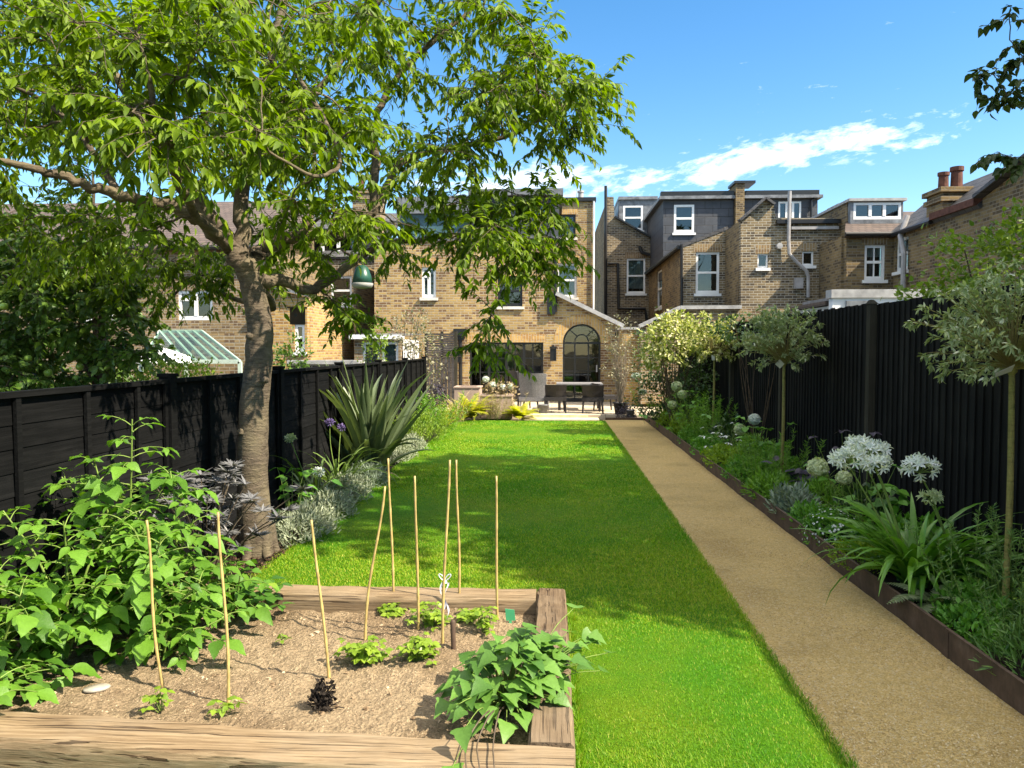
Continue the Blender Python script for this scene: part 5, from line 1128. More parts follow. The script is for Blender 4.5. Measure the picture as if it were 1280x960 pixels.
TOM = leaf_t([(0, .015), (.07, .04), (.16, .20), (.26, .22), (.36, .29), (.46, .26), (.58, .25), (.7, .17), (.84, .10), (1, .01)], .35, .3, .02)
toms = [
 ((-2.62, 3.40), [(-2.75, 3.15, .72), (-2.35, 3.25, .66), (-2.4, 3.42, .5), (-2.9, 3.5, .85), (-2.38, 3.12, .34), (-2.3, 3.04, .26)], 'big leafy tomato plant at the corner of the bed by the near sleeper'),
 ((-2.55, 3.85), [(-2.45, 3.7, .88), (-2.2, 3.65, .62), (-2.8, 3.75, .92), (-2.3, 4.0, .84), (-2.18, 3.78, .5), (-2.6, 3.4, .7)], 'tomato plant in the middle of the leafy clump, sprawling towards the canes'),
 ((-2.50, 4.35), [(-2.42, 4.3, 1.34), (-2.62, 4.25, 1.1), (-2.25, 4.4, 1.0), (-2.85, 4.3, 1.0), (-2.4, 4.1, .8)], 'tallest tomato plant with one bare-stemmed shoot rising against the black fence'),
 ((-2.18, 4.28), [(-2.2, 4.3, 1.04), (-2.02, 4.2, .78), (-2.3, 4.1, .85), (-1.95, 4.3, .52), (-2.05, 4.0, .5)], 'tomato plant in front of the purple-grey foliage'),
 ((-2.08, 3.95), [(-1.8, 3.85, .55), (-2.0, 3.8, .78), (-1.72, 3.98, .32), (-2.2, 3.9, .8)], 'low tomato plant leaning over the bare soil at the edge of the clump'),
 ((-1.92, 4.40), [(-1.82, 4.35, .42), (-1.95, 4.4, .5), (-2.0, 4.25, .40)], 'small tomato plant next to the strawberry leaves'),
]
for (b, e, lab) in toms: leafy_stems('tomato_plant', lab, 'tomato plant', (b[0], b[1], float(soil_z(np.array([b[0]]), np.array([b[1]]))[0]) - .01), e, 'lf_tomato', group='tomato plants crowding the left end of the bed', ls=.098, step=.046, W=1.2, T=TOM)
# strawberry: leaves in threes on upright stalks
def stalked(name, label, cat, base, spots, mat, T, ls, k=3, stalk=.003, W=1.0, face=None, stem_mat='stem_g', spread=.9):
    t = thing(name, label, cat, base); fol, wd = MB(), MB(); base = np.asarray(base, float)
    for s in spots:
        s = np.asarray(s, float); o = base + (s - base) * [.25, .25, 0] ; o[2] = base[2]; mid = (o + s) / 2 + np.array([0, 0, .15 * np.linalg.norm(s - o)]); wd.tube(spline([o, mid, s], 4), (stalk, stalk * .6), 5, False)
        az = math.atan2(s[1] - base[1], s[0] - base[0]) + rng.normal(0, .5)
        for j in range(k):
            a = az + (j - (k - 1) / 2) * (1.5 if k > 1 else 0) + rng.normal(0, .12); d = np.array([math.cos(a) * spread, math.sin(a) * spread, rng.uniform(-.35, .15)])
            nn = np.array([0, -.12, 1.]) + rng.normal(0, .25, 3); fol.leaves(T, s[None], d[None], nn[None], ls * rng.uniform(.75, 1.2), W)
    wd.build('stems', M[stem_mat], t, True); fol.build('foliage', M[mat], t, True); return t
b = G(310, 765, .12); sp_ = [b + np.array([rng.normal(0, .16), rng.normal(0, .12), rng.uniform(.06, .26)]) for _ in range(30)]
stalked('strawberry_plant', 'dark green strawberry plant with broad leaves in threes by the far sleeper', 'strawberry plant', b, sp_, 'lf_straw', OVATE, .085, 3, W=1.25)
b = G(238, 772, .12); sp_ = [b + np.array([rng.normal(0, .10), rng.normal(0, .08), rng.uniform(.05, .2)]) for _ in range(12)]
stalked('strawberry_plant', 'smaller strawberry plant under the tomato foliage left of the second cane', 'strawberry plant', b, sp_, 'lf_straw', OVATE, .08, 3, W=1.25)
IVY = leaf_t([(-.16, .30), (-.04, .50), (.06, .56), (.2, .38), (.36, .36), (.46, .30), (.7, .15), (1, .012)], .22, .2, .012)
# sweet potato spilling over the corner
b = np.array([-.20, 3.42, .12]); sp_ = []
while len(sp_) < 190:
    u, v = rng.normal(0, 1, 2); 
    if u * u + v * v > 2.6: continue
    x, y = -.15 + .205 * u + .06 * v, 3.40 + .03 * u + .225 * v; h = .13 + .30 * math.exp(-(u * u + v * v) * .55) * rng.uniform(.55, 1.1) + .04
    if y < 2.95: h = .30 + rng.uniform(0, .08)
    if x > .05: h = max(h, .27 + rng.uniform(0, .12))
    sp_.append((x, y, h))
sp_ += [(.28, 3.62, .30), (.24, 3.55, .24), (.20, 3.68, .36), (-.42, 3.7, .2), (-.38, 3.0, .32), (-.33, 2.82, .31), (-.36, 2.72, .22), (-.40, 3.62, .26), (.12, 3.9, .42)]
sw = stalked('sweet_potato', 'sweet potato vine sprawling over the right corner sleepers of the bed', 'sweet potato plant', b, sp_, 'lf_sweet', IVY, .082, 1, W=1.0, spread=.8)
wd = MB()
for (x, y) in ((-.28, 2.74), (-.22, 2.70), (-.32, 2.69)): wd.tube(spline([b, ((b[0] + x) / 2, 3.05, .27), (x, 2.86, .245), (x + .02, y - .03, .232), (x + .05, y - .10, .08)], 5), (.004, .0025), 5, False)
wd.build('runner', plain('purple_vine', (0.10, 0.075, 0.05), .6, .3), sw, True)
# seedlings
def seedling(px, py, r, n, label, h=None, mat='lf_basil'):
    b = G(px, py, .125); h = h or r * 1.1; return stalked('seedling', label, 'seedling', b, [b + np.array([rng.normal(0, r * .5), rng.normal(0, r * .5), rng.uniform(.25, 1) * h]) for _ in range(n * 2)], mat, OVATE, .038, 3, .002, 1.25)
seedling(453, 828, .095, 34, 'round bushy seedling at the foot of the fourth cane from the left', .12)
seedling(521, 828, .09, 26, 'bushy seedling in front of the brown peg, below the middle canes', .12)
seedling(492, 768, .08, 16, 'low pale seedling tucked against the far sleeper', .06)
seedling(538, 785, .11, 26, 'straggly seedling under the silvery ribbon', .14)
seedling(588, 778, .075, 14, 'pale seedling between the two canes at the far sleeper', .08)
seedling(607, 792, .07, 12, 'tall thin seedling beside the green plastic marker', .15)
seedling(203, 888, .055, 6, 'wilting yellow-green seedling at the foot of the first cane', .12)
seedling(283, 890, .06, 4, 'tiny weedy seedling at the foot of the second cane', .05)
seedling(352, 802, .03, 2, 'single tiny sprout alone on bare soil', .03)
# bamboo canes
canes = [((180, 650), (205, 852), 'bamboo cane leaning left, first from the tomato plants'), ((275, 640), (285, 872), 'upright bamboo cane second from the left'),
 ((390, 650), (412, 842), 'bamboo cane standing in the black shrivelled plant'), ((478, 608), (456, 798), 'bamboo cane leaning right out of the round bushy seedling'),
 ((486, 573), (492, 758), 'tallest bamboo cane by the far sleeper, left of centre'), ((519, 595), (523, 790), 'bamboo cane rising from the bushy seedling before the brown peg'),
 ((561, 575), (553, 806), 'bamboo cane with the silvery ribbon tied to it'), ((572, 575), (573, 760), 'bamboo cane at the far sleeper just right of the ribbon'), ((620, 595), (622, 776), 'rightmost bamboo cane next to the green plastic marker')]
for (tp, bp, lab) in canes:
    b = G(*bp, .125); e = P(*tp, b[1] + rng.normal(0, .02)); m = MB(); n = 26; t_ = np.linspace(0, 1, n)[:, None]; q = b - [0, 0, .06] + (e - b + [0, 0, .06]) * t_ + np.array([rng.normal(0, .008), 0, 0]) * np.sin(t_ * 5)
    rr = np.linspace(.0078, .0058, n) * np.where(np.arange(n) % 5 == 2, 1.22, 1.0); m.tube(q, rr, 8); tag(m.build('bamboo_cane', M['cane'], None, True, loc=b), lab, 'bamboo cane', 'bamboo canes in the raised bed')
# shrivelled black plant
b = G(404, 886, .125); m = MB()
for k in range(60):
    d = rdir(1, .6)[0]; d[2] = abs(d[2]); q = b + np.array([[0, 0, 0]]) + d * np.linspace(0, 1, 6)[:, None] * rng.uniform(.04, .13) * np.array([.75, .5, 1]) + rng.normal(0, .008, (6, 3)); q[:, 2] = np.maximum(q[:, 2], b[2]); m.tube(q, (.005, .002), 4, False)
k = 150; m.leaves(OVATE, b + rdir(k, .4) * [.045, .035, .05] + [0, 0, .035] + (rng.uniform(0, 1, (k, 1)) ** 2) * [.005, 0, .06], rdir(k), rdir(k), rng.uniform(.015, .035, k))
tag(m.build('dead_plant', M['dead'], loc=b), 'black shrivelled dead plant on the bare soil', 'dead plant')
# flat stone
b = G(121, 862, .125); m = MB(); m.lathe([(.0, -.006), (.05, -.004), (.062, .006), (.056, .013), (.0, .018)], (0, 0, 0), 14); v = m.v[0]; v[:, 0] *= 1.0; v[:, 1] *= .62; a = .5; v[:, :2] = v[:, :2] @ np.array([[math.cos(a), math.sin(a)], [-math.sin(a), math.cos(a)]]); m.v[0] = v + b; tag(m.build('flat_stone', plain('slate_grey_stone', (0.32, 0.29, 0.24), .7, .2, 20), None, True, loc=b), 'flat oval grey stone lying on the soil near the front sleeper', 'stone')
# brown peg, ribbon, plastic marker
b = G(567, 815, .125); m = MB(); e = P(566, 775, b[1] + .02); m.tube([b - [0, 0, .04], b, e - [0, 0, .012], e], [.011, .013, .015, .011], 10); tag(m.build('wooden_peg', M['rust'], None, True, loc=b), 'short brown wooden peg stuck in the soil among the seedlings', 'peg')
b = P(556, 728, G(553, 800, .12)[1] - .015); m = MB()
for (dx, w, l, ph) in ((-.012, .012, .16, 0), (.01, .010, .20, 1.4)):
    z = np.linspace(.0, -l, 14); xs = dx + .012 * np.sin(z * 38 + ph); v = [(b[0] + x - w / 2 * math.cos(zz * 25), b[1] - .004 + w * .4 * math.sin(zz * 25), b[2] + zz) for x, zz in zip(xs, z)] + [(b[0] + x + w / 2 * math.cos(zz * 25), b[1] - .004 - w * .4 * math.sin(zz * 25), b[2] + zz) for x, zz in zip(xs, z)]
    m.add(v, [(i, i + 1, 14 + i + 1, 14 + i) for i in range(13)])
for s in (-1, 1): a = np.linspace(0, 2 * math.pi, 14); m.tube(np.stack([b[0] + s * (.017 - .017 * np.cos(a)), np.full(14, b[1]), b[2] + .035 * np.sin(a / 2) * 1.2 + .012 * np.sin(a)], 1), .0028, 5, False)
m.blob(b, (.014, .012, .010), 8, 6, .1)
tag(m.build('ribbon', plain('silver_ribbon', (0.62, 0.62, 0.72), .35, .15, 30, .6), loc=b), 'silvery ribbon tied in a bow round a bamboo cane', 'ribbon')
b = G(638, 778, .125); m = MB(); m.hexa([b + v for v in ((-.026, -.002, .01), (.030, -.002, .012), (.030, .002, .012), (-.026, .002, .01), (-.030, -.012, .085), (.024, -.010, .078), (.024, -.006, .078), (-.030, -.008, .085))]); m.box(b[0] - .008, b[0] + .008, b[1] - .0015, b[1] + .0015, b[2] - .03, b[2] + .011)
tag(m.build('plant_marker', plain('green_plastic', (0.06, 0.42, 0.20), .35, .1), loc=b), 'bright green plastic plant marker by the far corner of the bed', 'plant marker')
# purple-grey foliage plant behind the bed
b = np.array([-2.42, 5.2, .03]); t = thing('black_elder', 'purple-grey shrub with finely cut leaves between tomato plants and trunk', 'shrub', b); fol, wd = MB(), MB()
for k in range(46):
    e = b + np.array([rng.normal(.05, .22), rng.normal(-.05, .2), rng.uniform(.35, .88)]); wd.tube(spline([b, (b + e) / 2 + [0, 0, .1], e], 4), (.006, .003), 5, False)
    for j in range(3):
        a = rng.uniform(0, 6.28); d = np.array([math.cos(a), math.sin(a), rng.uniform(0, .5)]); 
        for q in range(7): aa = a + (q - 3) * .42; fol.leaves(NEEDLE, e[None], np.array([[math.cos(aa), math.sin(aa), d[2]]]), np.array([[0, -.3, 1.]]), rng.uniform(.06, .10), 2.0)
        fol.leaves(NEEDLE, np.repeat(e[None], 8, 0), np.array([math.cos(a), math.sin(a), d[2]]) + rng.normal(0, .35, (8, 3)), np.array([0, 0, 1.]) + rng.normal(0, .3, (8, 3)), rng.uniform(.05, .1, 8), 2.0)
wd.build('stems', M['bark_dark'], t, True); fol.build('foliage', M['lf_elder'], t)
# ================================================================ BORDER PLANTS
M['lf_aga'] = leafm('agapanthus_leaf', (0.055, 0.17, 0.014), (0.15, 0.34, 0.035), (0.30, 0.32, 0.06), .28, .35, 3)
M['lf_phorm'] = leafm('phormium_leaf', (0.05, 0.08, 0.04), (0.16, 0.21, 0.10), (0.22, 0.24, 0.10), .18, .38, 3)
M['lf_grassy'] = leafm('strappy_grass_leaf', (0.05, 0.10, 0.02), (0.14, 0.22, 0.05), None, .3, .5)
M['lf_silver'] = leafm('silver_leaf', (0.15, 0.18, 0.11), (0.36, 0.40, 0.28), None, .15, .8)
M['lf_bluegrey'] = leafm('blue_grey_leaf', (0.09, 0.14, 0.09), (0.25, 0.31, 0.23), None, .2, .7)
M['lf_cover'] = leafm('ground_cover_leaf', (0.04, 0.15, 0.013), (0.13, 0.32, 0.035), None, .3, .5, 3)
M['lf_lime'] = leafm('lime_leaf', (0.10, 0.20, 0.015), (0.26, 0.38, 0.03), None, .35, .5, 3)
M['lf_fern'] = leafm('fern_leaf', (0.09, 0.14, 0.06), (0.24, 0.29, 0.16), None, .3, .5)
M['lf_dill'] = leafm('feathery_leaf', (0.06, 0.18, 0.015), (0.18, 0.36, 0.035), None, .35, .5, 3)
M['lf_rosemary'] = leafm('rosemary_leaf', (0.04, 0.11, 0.022), (0.13, 0.24, 0.05), None, .2, .5)
M['lf_gold'] = leafm('golden_leaf', (0.26, 0.28, 0.012), (0.52, 0.50, 0.03), None, .4, .5)
M['lf_heuchera'] = leafm('heuchera_leaf', (0.022, 0.016, 0.03), (0.07, 0.06, 0.09), None, .15, .4)
M['petal_w'] = leafm('white_petal', (0.52, 0.56, 0.60), (0.76, 0.79, 0.83), None, .3, .5)
M['petal_c'] = leafm('greenish_petal', (0.34, 0.42, 0.20), (0.60, 0.65, 0.44), None, .3, .6)
M['petal_v'] = leafm('lilac_petal', (0.09, 0.06, 0.20), (0.18, 0.13, 0.32), None, .2, .6)
M['lf_dry'] = leafm('dry_leaf', (0.20, 0.14, 0.08), (0.42, 0.33, 0.20), None, .25, .7)
M['lf_pale'] = leafm('pale_twig_leaf', (0.12, 0.12, 0.075), (0.30, 0.28, 0.19), None, .25, .7)
def strap(mb, p0, az, el, L, w, droop, n=9, twist=0.0, fold=.25):
    """one arching strap leaf with a folded midrib"""
    t = np.linspace(0, 1, n); h = np.array([math.cos(az), math.sin(az), 0]); e = el - droop * t ** 1.4 * 1.0; ds = L / (n - 1); q = [np.array(p0, float)]
    for k in range(1, n): q.append(q[-1] + ds * (h * math.cos(e[k]) + np.array([0, 0, math.sin(e[k])])))
    q = np.array(q); side = np.cross(h, [0, 0, 1.]); wv = w * np.minimum(1, .45 + t * 2.5) * np.clip(1 - t ** 3.2, .03, 1) / 2
    tg = nrm(np.gradient(q, axis=0)); up = nrm(np.cross(side, tg)); a = twist * t; s_ = side * np.cos(a)[:, None] + up * np.sin(a)[:, None]; u_ = np.cross(s_, tg)
    l = q - s_ * wv[:, None] + u_ * (fold * wv)[:, None]; r = q + s_ * wv[:, None] + u_ * (fold * wv)[:, None]
    v = np.stack([l, q, r], 1).reshape(-1, 3); Q_ = []
    for k in range(n - 1): a_ = 3 * k; Q_ += [(a_, a_ + 1, a_ + 4, a_ + 3), (a_ + 1, a_ + 2, a_ + 5, a_ + 4)]
    mb.add(v, Q_)
def umbel(par, wd, base, c, r, mat='petal_w', nf=46, fl=.045, flat=.62):
    """flower head: spokes from the stem top, each with a little six-petalled trumpet"""
    c = np.asarray(c, float); base = np.asarray(base, float)
    wd.tube(spline([base, (base * .4 + c * .6) + rng.normal(0, .02, 3), c - [0, 0, r * .35]], 6), (.007, .005), 6, False); top = c - np.array([0, 0, r * .35]); m = MB()
    for k in range(nf):
        d = rdir(1, .55)[0]; e = c + d * r * np.array([1, 1, flat]) * rng.uniform(.6, 1.15); wd.tube([top, (top + e) / 2 + [0, 0, .01], e - d * fl * .3], (.002, .0014), 4, False)
        ax = nrm(np.cross(d, [.3, .2, .9])); ay = np.cross(d, ax); an = np.arange(6) / 6 * 6.283 + rng.uniform(0, 1); ds = d * .75 + (np.cos(an)[:, None] * ax + np.sin(an)[:, None] * ay) * .75
        m.leaves(PETAL, np.repeat((e - d * fl * .35)[None], 6, 0), ds, np.repeat(d[None], 6, 0), fl * rng.uniform(.85, 1.1, 6), .85)
    return m.build('flower_head', M[mat], par)
def ballhead(par, wd, base, c, r, mat='petal_c', n=170):
    c = np.asarray(c, float); wd.tube(spline([base, (np.asarray(base) * .5 + c * .5) + rng.normal(0, .02, 3), c], 5), (.005, .004), 5, False); m = MB(); d = rdir(n); m.blob(c, r * .5, 10, 8, .03)
    for j in range(4): a = rdir(n); m.leaves(ROUND, c + d * r * rng.uniform(.72, 1.0, (n, 1)) * [1, 1, .88], nrm(a - d * np.sum(a * d, 1)[:, None]) + d * .3, d + rng.normal(0, .4, (n, 3)), r * .36, .8)
    return m.build('flower_head', M[mat], par)
# ---- agapanthus clumps
def agapanthus(b, n, L, w, heads, label, group='agapanthus clumps in the borders', mat='lf_aga', az0=0, az1=6.283, fl=.05):
    b = np.asarray(b, float); t = thing('agapanthus', label, 'agapanthus', b, group); m, wd = MB(), MB()
    for k in range(n): a = rng.uniform(az0, az1); strap(m, b + np.array([math.cos(a), math.sin(a), 0]) * rng.uniform(0, .07) + [rng.normal(0, .04), rng.normal(0, .04), 0], a, rng.uniform(.75, 1.5), L * rng.uniform(.65, 1.15), w * rng.uniform(.75, 1.15), rng.uniform(.9, 2.2), twist=rng.normal(0, .5))
    m.build('leaves', M[mat], t, True)
    for (c, r, nf, mt) in heads: umbel(t, wd, b + [rng.normal(0, .03), rng.normal(0, .03), .02], c, r, mt, nf, fl)
    wd.build('stems', M['stem_g'], t, True); return t
agapanthus((2.55, 5.45, .09), 120, .78, .052, [(P(1060, 573, 5.45), .115, 42, 'petal_w'), (P(1090, 566, 5.6), .125, 46, 'petal_w'), (P(1074, 558, 5.75), .115, 40, 'petal_w'), (P(1096, 580, 5.4), .09, 36, 'petal_w')], 'biggest white agapanthus with three full flower heads beside the gravel path')
agapanthus((2.80, 5.35, .09), 50, .66, .046, [(P(1150, 584, 5.3), .12, 36, 'petal_w'), (P(1163, 622, 5.25), .06, 18, 'petal_c')], 'agapanthus with a single white flower head above a faded one, against the black fence')
agapanthus((2.50, 17.0, .09), 20, .5, .03, [(P(795, 470, 17.0), .09, 26, 'petal_w'), (P(803, 490, 16.8), .08, 26, 'petal_w')], 'distant agapanthus with two white heads near the brick pier', fl=.06)
# ---- hydrangeas with round green-white heads
def hydrangea(b, spots, heads, label, ls=.11):
    t = stalked('hydrangea', label, 'hydrangea', b, spots, 'lf_cover', OVATE, ls, 3, .003, 1.35); t['group'] = 'white mophead hydrangeas in the right border'; wd = MB()
    for c, r, mt in heads: ballhead(t, wd, np.asarray(b) + [0, 0, .1], c, r, mt)
    wd.build('flower_stems', M['stem_g'], t, True)
b = np.array([2.66, 6.6, .09]); hydrangea(b, [b + np.array([rng.normal(0, .2), rng.normal(0, .2), rng.uniform(.15, .72)]) for _ in range(30)], [(P(1022, 584, 6.6), .085, 'petal_c'), (P(1055, 597, 6.4), .06, 'petal_c')], 'hydrangea with large leaves and a greenish white globe behind the agapanthus')
b = np.array([2.75, 10.2, .09]); hydrangea(b, [b + np.array([rng.normal(0, .22), rng.normal(0, .2), rng.uniform(.15, .8)]) for _ in range(26)], [(P(925, 537, 10.2), .075, 'petal_c'), (P(943, 524, 10.2), .075, 'petal_w')], 'hydrangea with two white globes left of the middle willow')
b = np.array([2.62, 14.6, .09]); hydrangea(b, [b + np.array([rng.normal(0, .25), rng.normal(0, .25), rng.uniform(.2, .9)]) for _ in range(24)], [(P(846, 483, 14.6), .10, 'petal_c'), (P(853, 493, 14.3), .085, 'petal_c'), (P(840, 506, 14.2), .08, 'petal_c')], 'hydrangea with three white globes below the variegated shrub')
# ---- low mounds
def mound(name, label, cat, b, r, n, T, Lr, mat, W=1.0, flowers=None, fr=.012, up=.5, group=None, nf=150):
    b = np.asarray(b, float); t = thing(name, label, cat, b, group); m = MB(); r = np.asarray(r, float); d = rdir(n, .25); d[:, 2] = np.abs(d[:, 2]); lump = 1 + .18 * np.sin(d[:, 0] * 7 + b[0] * 5) * np.sin(d[:, 1] * 6 + b[1]) + rng.normal(0, .06, n)
    p = b + d * r * (lump * rng.uniform(.45, 1.0, n) ** .5)[:, None]; m.leaves(T, p, d * .7 + rng.normal(0, .5, (n, 3)) + [0, 0, up], d + rng.normal(0, .5, (n, 3)) + [0, 0, .5], rng.uniform(*Lr, n), W); m.build('foliage', M[mat], t)
    if flowers:
        k = nf; d = rdir(k, .55); d[:, 2] = np.abs(d[:, 2]); p = b + d * r * rng.uniform(.95, 1.1, (k, 1)); f = MB()
        for j in range(5): a = j * 1.2566; x = nrm(np.cross(d, [.3, .8, .2])); y = np.cross(d, x); f.leaves(ROUND, p, x * math.cos(a) + y * math.sin(a), d, fr, .8)
        f.build('flowers', M[flowers], t)
    return t
mound('alyssum', 'dark green mound speckled with tiny white flowers beside the path edging', 'flower', (2.44, 6.75, .08), (.24, .42, .28), 1500, SMALL, (.02, .04), 'lf_cover', flowers='petal_w', fr=.011, nf=190)
mound('thyme', 'bright green mossy cushion against the edging, left of the agapanthus', 'herb', (2.42, 6.05, .08), (.24, .34, .17), 1800, SMALL, (.014, .03), 'lf_lime')
mound('artemisia', 'silvery grey cut-leaved mound by the edging', 'plant', (2.46, 7.9, .08), (.22, .34, .22), 1300, NEEDLE, (.05, .10), 'lf_bluegrey', W=2.5)
mound('artemisia', 'low green haze of fine leaves just past the silvery mound', 'plant', (2.45, 8.7, .08), (.24, .45, .24), 1400, NEEDLE, (.05, .09), 'lf_dill', W=2.2)
mound('box_ball', 'round clipped box ball in the near corner of the right border', 'shrub', (2.90, 4.30, .3), (.27, .27, .30), 2600, SMALL, (.016, .028), 'lf_lime')
for (y, x, r, mt, lab) in ((9.9, 2.5, .40, 'lf_cover', 'fresh green mat of foliage spilling to the edging below the two-globe hydrangea'), (11.1, 2.48, .42, 'lf_lime', 'yellow-green carpet of small leaves along the edging'), (12.3, 2.5, .45, 'lf_cover', 'bright green ground cover midway along the far edging'),
                       (13.6, 2.5, .45, 'lf_cover', 'green ground cover below the yellow willow standard'), (14.9, 2.52, .42, 'lf_lime', 'lime green foliage at the edging below the three-globe hydrangea'), (16.2, 2.5, .4, 'lf_lime', 'golden green foliage near the far end of the edging'), (17.4, 2.55, .4, 'lf_dill', 'green tuft at the far end of the right border')):
    mound('ground_cover', lab, 'plant', (x, y, .07), (.27, r * 1.5, .26 if y < 14.5 else .42), 1700, SMALL if mt != 'lf_dill' else NEEDLE, (.03, .06), mt, W=1.1, group='leafy mats along the right edging')
for (x, y, rx, ry, h, mt, T_, lr, lab) in ((2.78, 6.15, .28, .4, .34, 'lf_cover', OVATE, (.05, .08), 'leafy dark green filler behind the mossy cushion'), (2.85, 7.0, .25, .4, .40, 'lf_jasmine', OVATE, (.05, .08), 'dark glossy leaves under the hydrangea against the fence'),
   (2.66, 4.85, .2, .28, .16, 'lf_cover', OVATE, (.04, .07), 'low green leaves between the fern and the rosemary'), (2.47, 4.55, .15, .35, .14, 'lf_cover', SMALL, (.025, .045), 'thin green mat along the edging by the near rosemary'), (2.50, 3.95, .25, .4, .26, 'lf_rosemary', NEEDLE, (.04, .07), 'needly low bush at the near end of the edging'),
   (2.85, 3.75, .25, .35, .4, 'lf_cover', OVATE, (.04, .07), 'leafy green clump in front of the box ball'), (2.82, 8.1, .25, .45, .3, 'lf_dill', NEEDLE, (.05, .09), 'fine green foliage between the silvery mound and the fence'), (2.85, 9.9, .25, .5, .4, 'lf_cover', OVATE, (.05, .09), 'leafy green mass behind the middle willow stem'),
   (2.85, 11.1, .25, .5, .42, 'lf_dill', NEEDLE, (.06, .1), 'soft green mass at the fence foot past the two white globes'), (2.85, 12.6, .25, .5, .5, 'lf_jasmine', OVATE, (.05, .09), 'dark leafy mass at the fence foot below the cream willow'), (2.44, 7.3, .2, .35, .2, 'lf_cover', SMALL, (.03, .05), 'green leafy mat at the edging past the white speckled mound')):
    mound('border_plant', lab, 'plant', (x, y, .07), (rx, ry, h), 1100, T_, lr, mt, W=1.6 if T_ is NEEDLE else 1.1, group='filler plants in the right border')
# ---- feathery herbs, rosemary
def feathery(name, label, cat, b, r, h, n, mat, Lr=(.03, .05), step=.018, T=NEEDLE, W=1.2, out=.35, group=None, stem_mat='stem_g'):
    b = np.asarray(b, float); t = thing(name, label, cat, b, group); m, wd = MB(), MB()
    for k in range(n):
        o = b + np.array([rng.normal(0, r[0] * .45), rng.normal(0, r[1] * .45), 0]); L = h * rng.uniform(.5, 1.08); e = o + np.array([rng.normal(0, out * .5) * L + (o[0] - b[0]) * .5, rng.normal(0, out * .5) * L + (o[1] - b[1]) * .5, L]); q = spline([o, (o + e) / 2 + rng.normal(0, .02, 3), e], 5); wd.tube(q, (.003, .0015), 4, False)
        c = int(L / step * 2.2); u = rng.uniform(.12, 1, c); ii = np.clip((u * (len(q) - 1)).astype(int), 0, len(q) - 2); p = q[ii] + (q[ii + 1] - q[ii]) * (u * (len(q) - 1) - ii)[:, None]; d = rdir(c); d[:, 2] = np.abs(d[:, 2]) * .5 + .35; m.leaves(T, p, d, rdir(c, .4), rng.uniform(*Lr, c), W)
    wd.build('stems', M[stem_mat], t, True); m.build('foliage', M[mat], t); return t
feathery('rosemary', 'upright rosemary bush at the foot of the nearest lollipop willow', 'herb', (2.86, 4.85, .08), (.35, .4), .60, 70, 'lf_rosemary', W=1.6)
feathery('rosemary', 'rosemary bush leaning over the edging in the near right corner', 'herb', (2.72, 4.40, .08), (.22, .3), .36, 50, 'lf_rosemary', W=1.6)
feathery('fennel', 'feathery green herb left of the middle willow stem', 'herb', (2.62, 9.35, .08), (.3, .45), .62, 46, 'lf_dill', (.04, .07), .02, W=1.1)
feathery('fennel', 'tall feathery green herb further along below the variegated shrub', 'herb', (2.65, 13.2, .08), (.3, .5), .85, 46, 'lf_dill', (.05, .09), .024, W=1.3)
feathery('fennel', 'yellowish feathery herb near the brick pier', 'herb', (2.62, 16.7, .08), (.4, .5), .8, 40, 'lf_lime', (.06, .10), .03, W=1.6)
b = np.array([2.85, 8.7, .08]); stalked('heuchera', 'low dark purple leaved plant by the middle willow stem', 'plant', b, [b + np.array([rng.normal(0, .22), rng.normal(0, .25), rng.uniform(.12, .42)]) for _ in range(34)], 'lf_heuchera', ROUND, .10, 2, .003, .95)
b = np.array([2.85, 7.55, .08]); stalked('smoke_bush', 'thin dark purple sprig against the fence behind the hydrangea', 'plant', b, [b + np.array([rng.normal(0, .12), rng.normal(0, .12), rng.uniform(.4, .95)]) for _ in range(8)], 'lf_heuchera', OVATE, .09, 3, .003, .9)
b = np.array([2.68, 11.9, .08]); stalked('white_dead_nettle', 'white edged leafy plant below the fence between two willows', 'plant', b, [b + np.array([rng.normal(0, .2), rng.normal(0, .25), rng.uniform(.15, .5)]) for _ in range(36)], 'petal_w', OVATE, .07, 2, .003, .8)
# ---- fern by the edging
def fern(name, label, b, n, L, mat='lf_fern', az=None, el=(.3, 1.0), group=None, ps=.05):
    b = np.asarray(b, float); t = thing(name, label, 'fern', b, group); m, wd = MB(), MB()
    for k in range(n):
        a = az[k] if az else k * 6.283 / n + rng.normal(0, .2); e0 = rng.uniform(*el); l = L * rng.uniform(.7, 1.1); s = np.linspace(0, 1, 18); ang = e0 - 1.15 * s; q = np.zeros((18, 3)); h = np.array([math.cos(a), math.sin(a), 0])
        for i in range(1, 18): q[i] = q[i - 1] + l / 17 * (h * math.cos(ang[i]) + np.array([0, 0, math.sin(ang[i])]))
        q += b; wd.tube(q, (.003, .001), 4, False); side = np.cross(h, [0, 0, 1.]); tg = nrm(np.gradient(q, axis=0)); up = np.cross(side, tg)
        w = ps * np.sin(np.pi * (s * .82 + .14)) + .006
        for sg in (-1, 1): m.leaves(leaf_t([(0, .12), (.5, .14), (1, .02)], .1, .15), q[2:], side * sg + tg[2:] * .35, up[2:], w[2:], 1.25)
    wd.build('stems', M['stem_g'], t, True); m.build('fronds', M[mat], t); return t
fern('painted_fern', 'greyish painted fern arching over the edging by the agapanthus', (2.45, 5.0, .10), 13, .36, ps=.06)
fern('painted_fern', 'small dark fern in the shade behind the rosemary', (2.9, 5.3, .09), 9, .3, 'lf_cover')

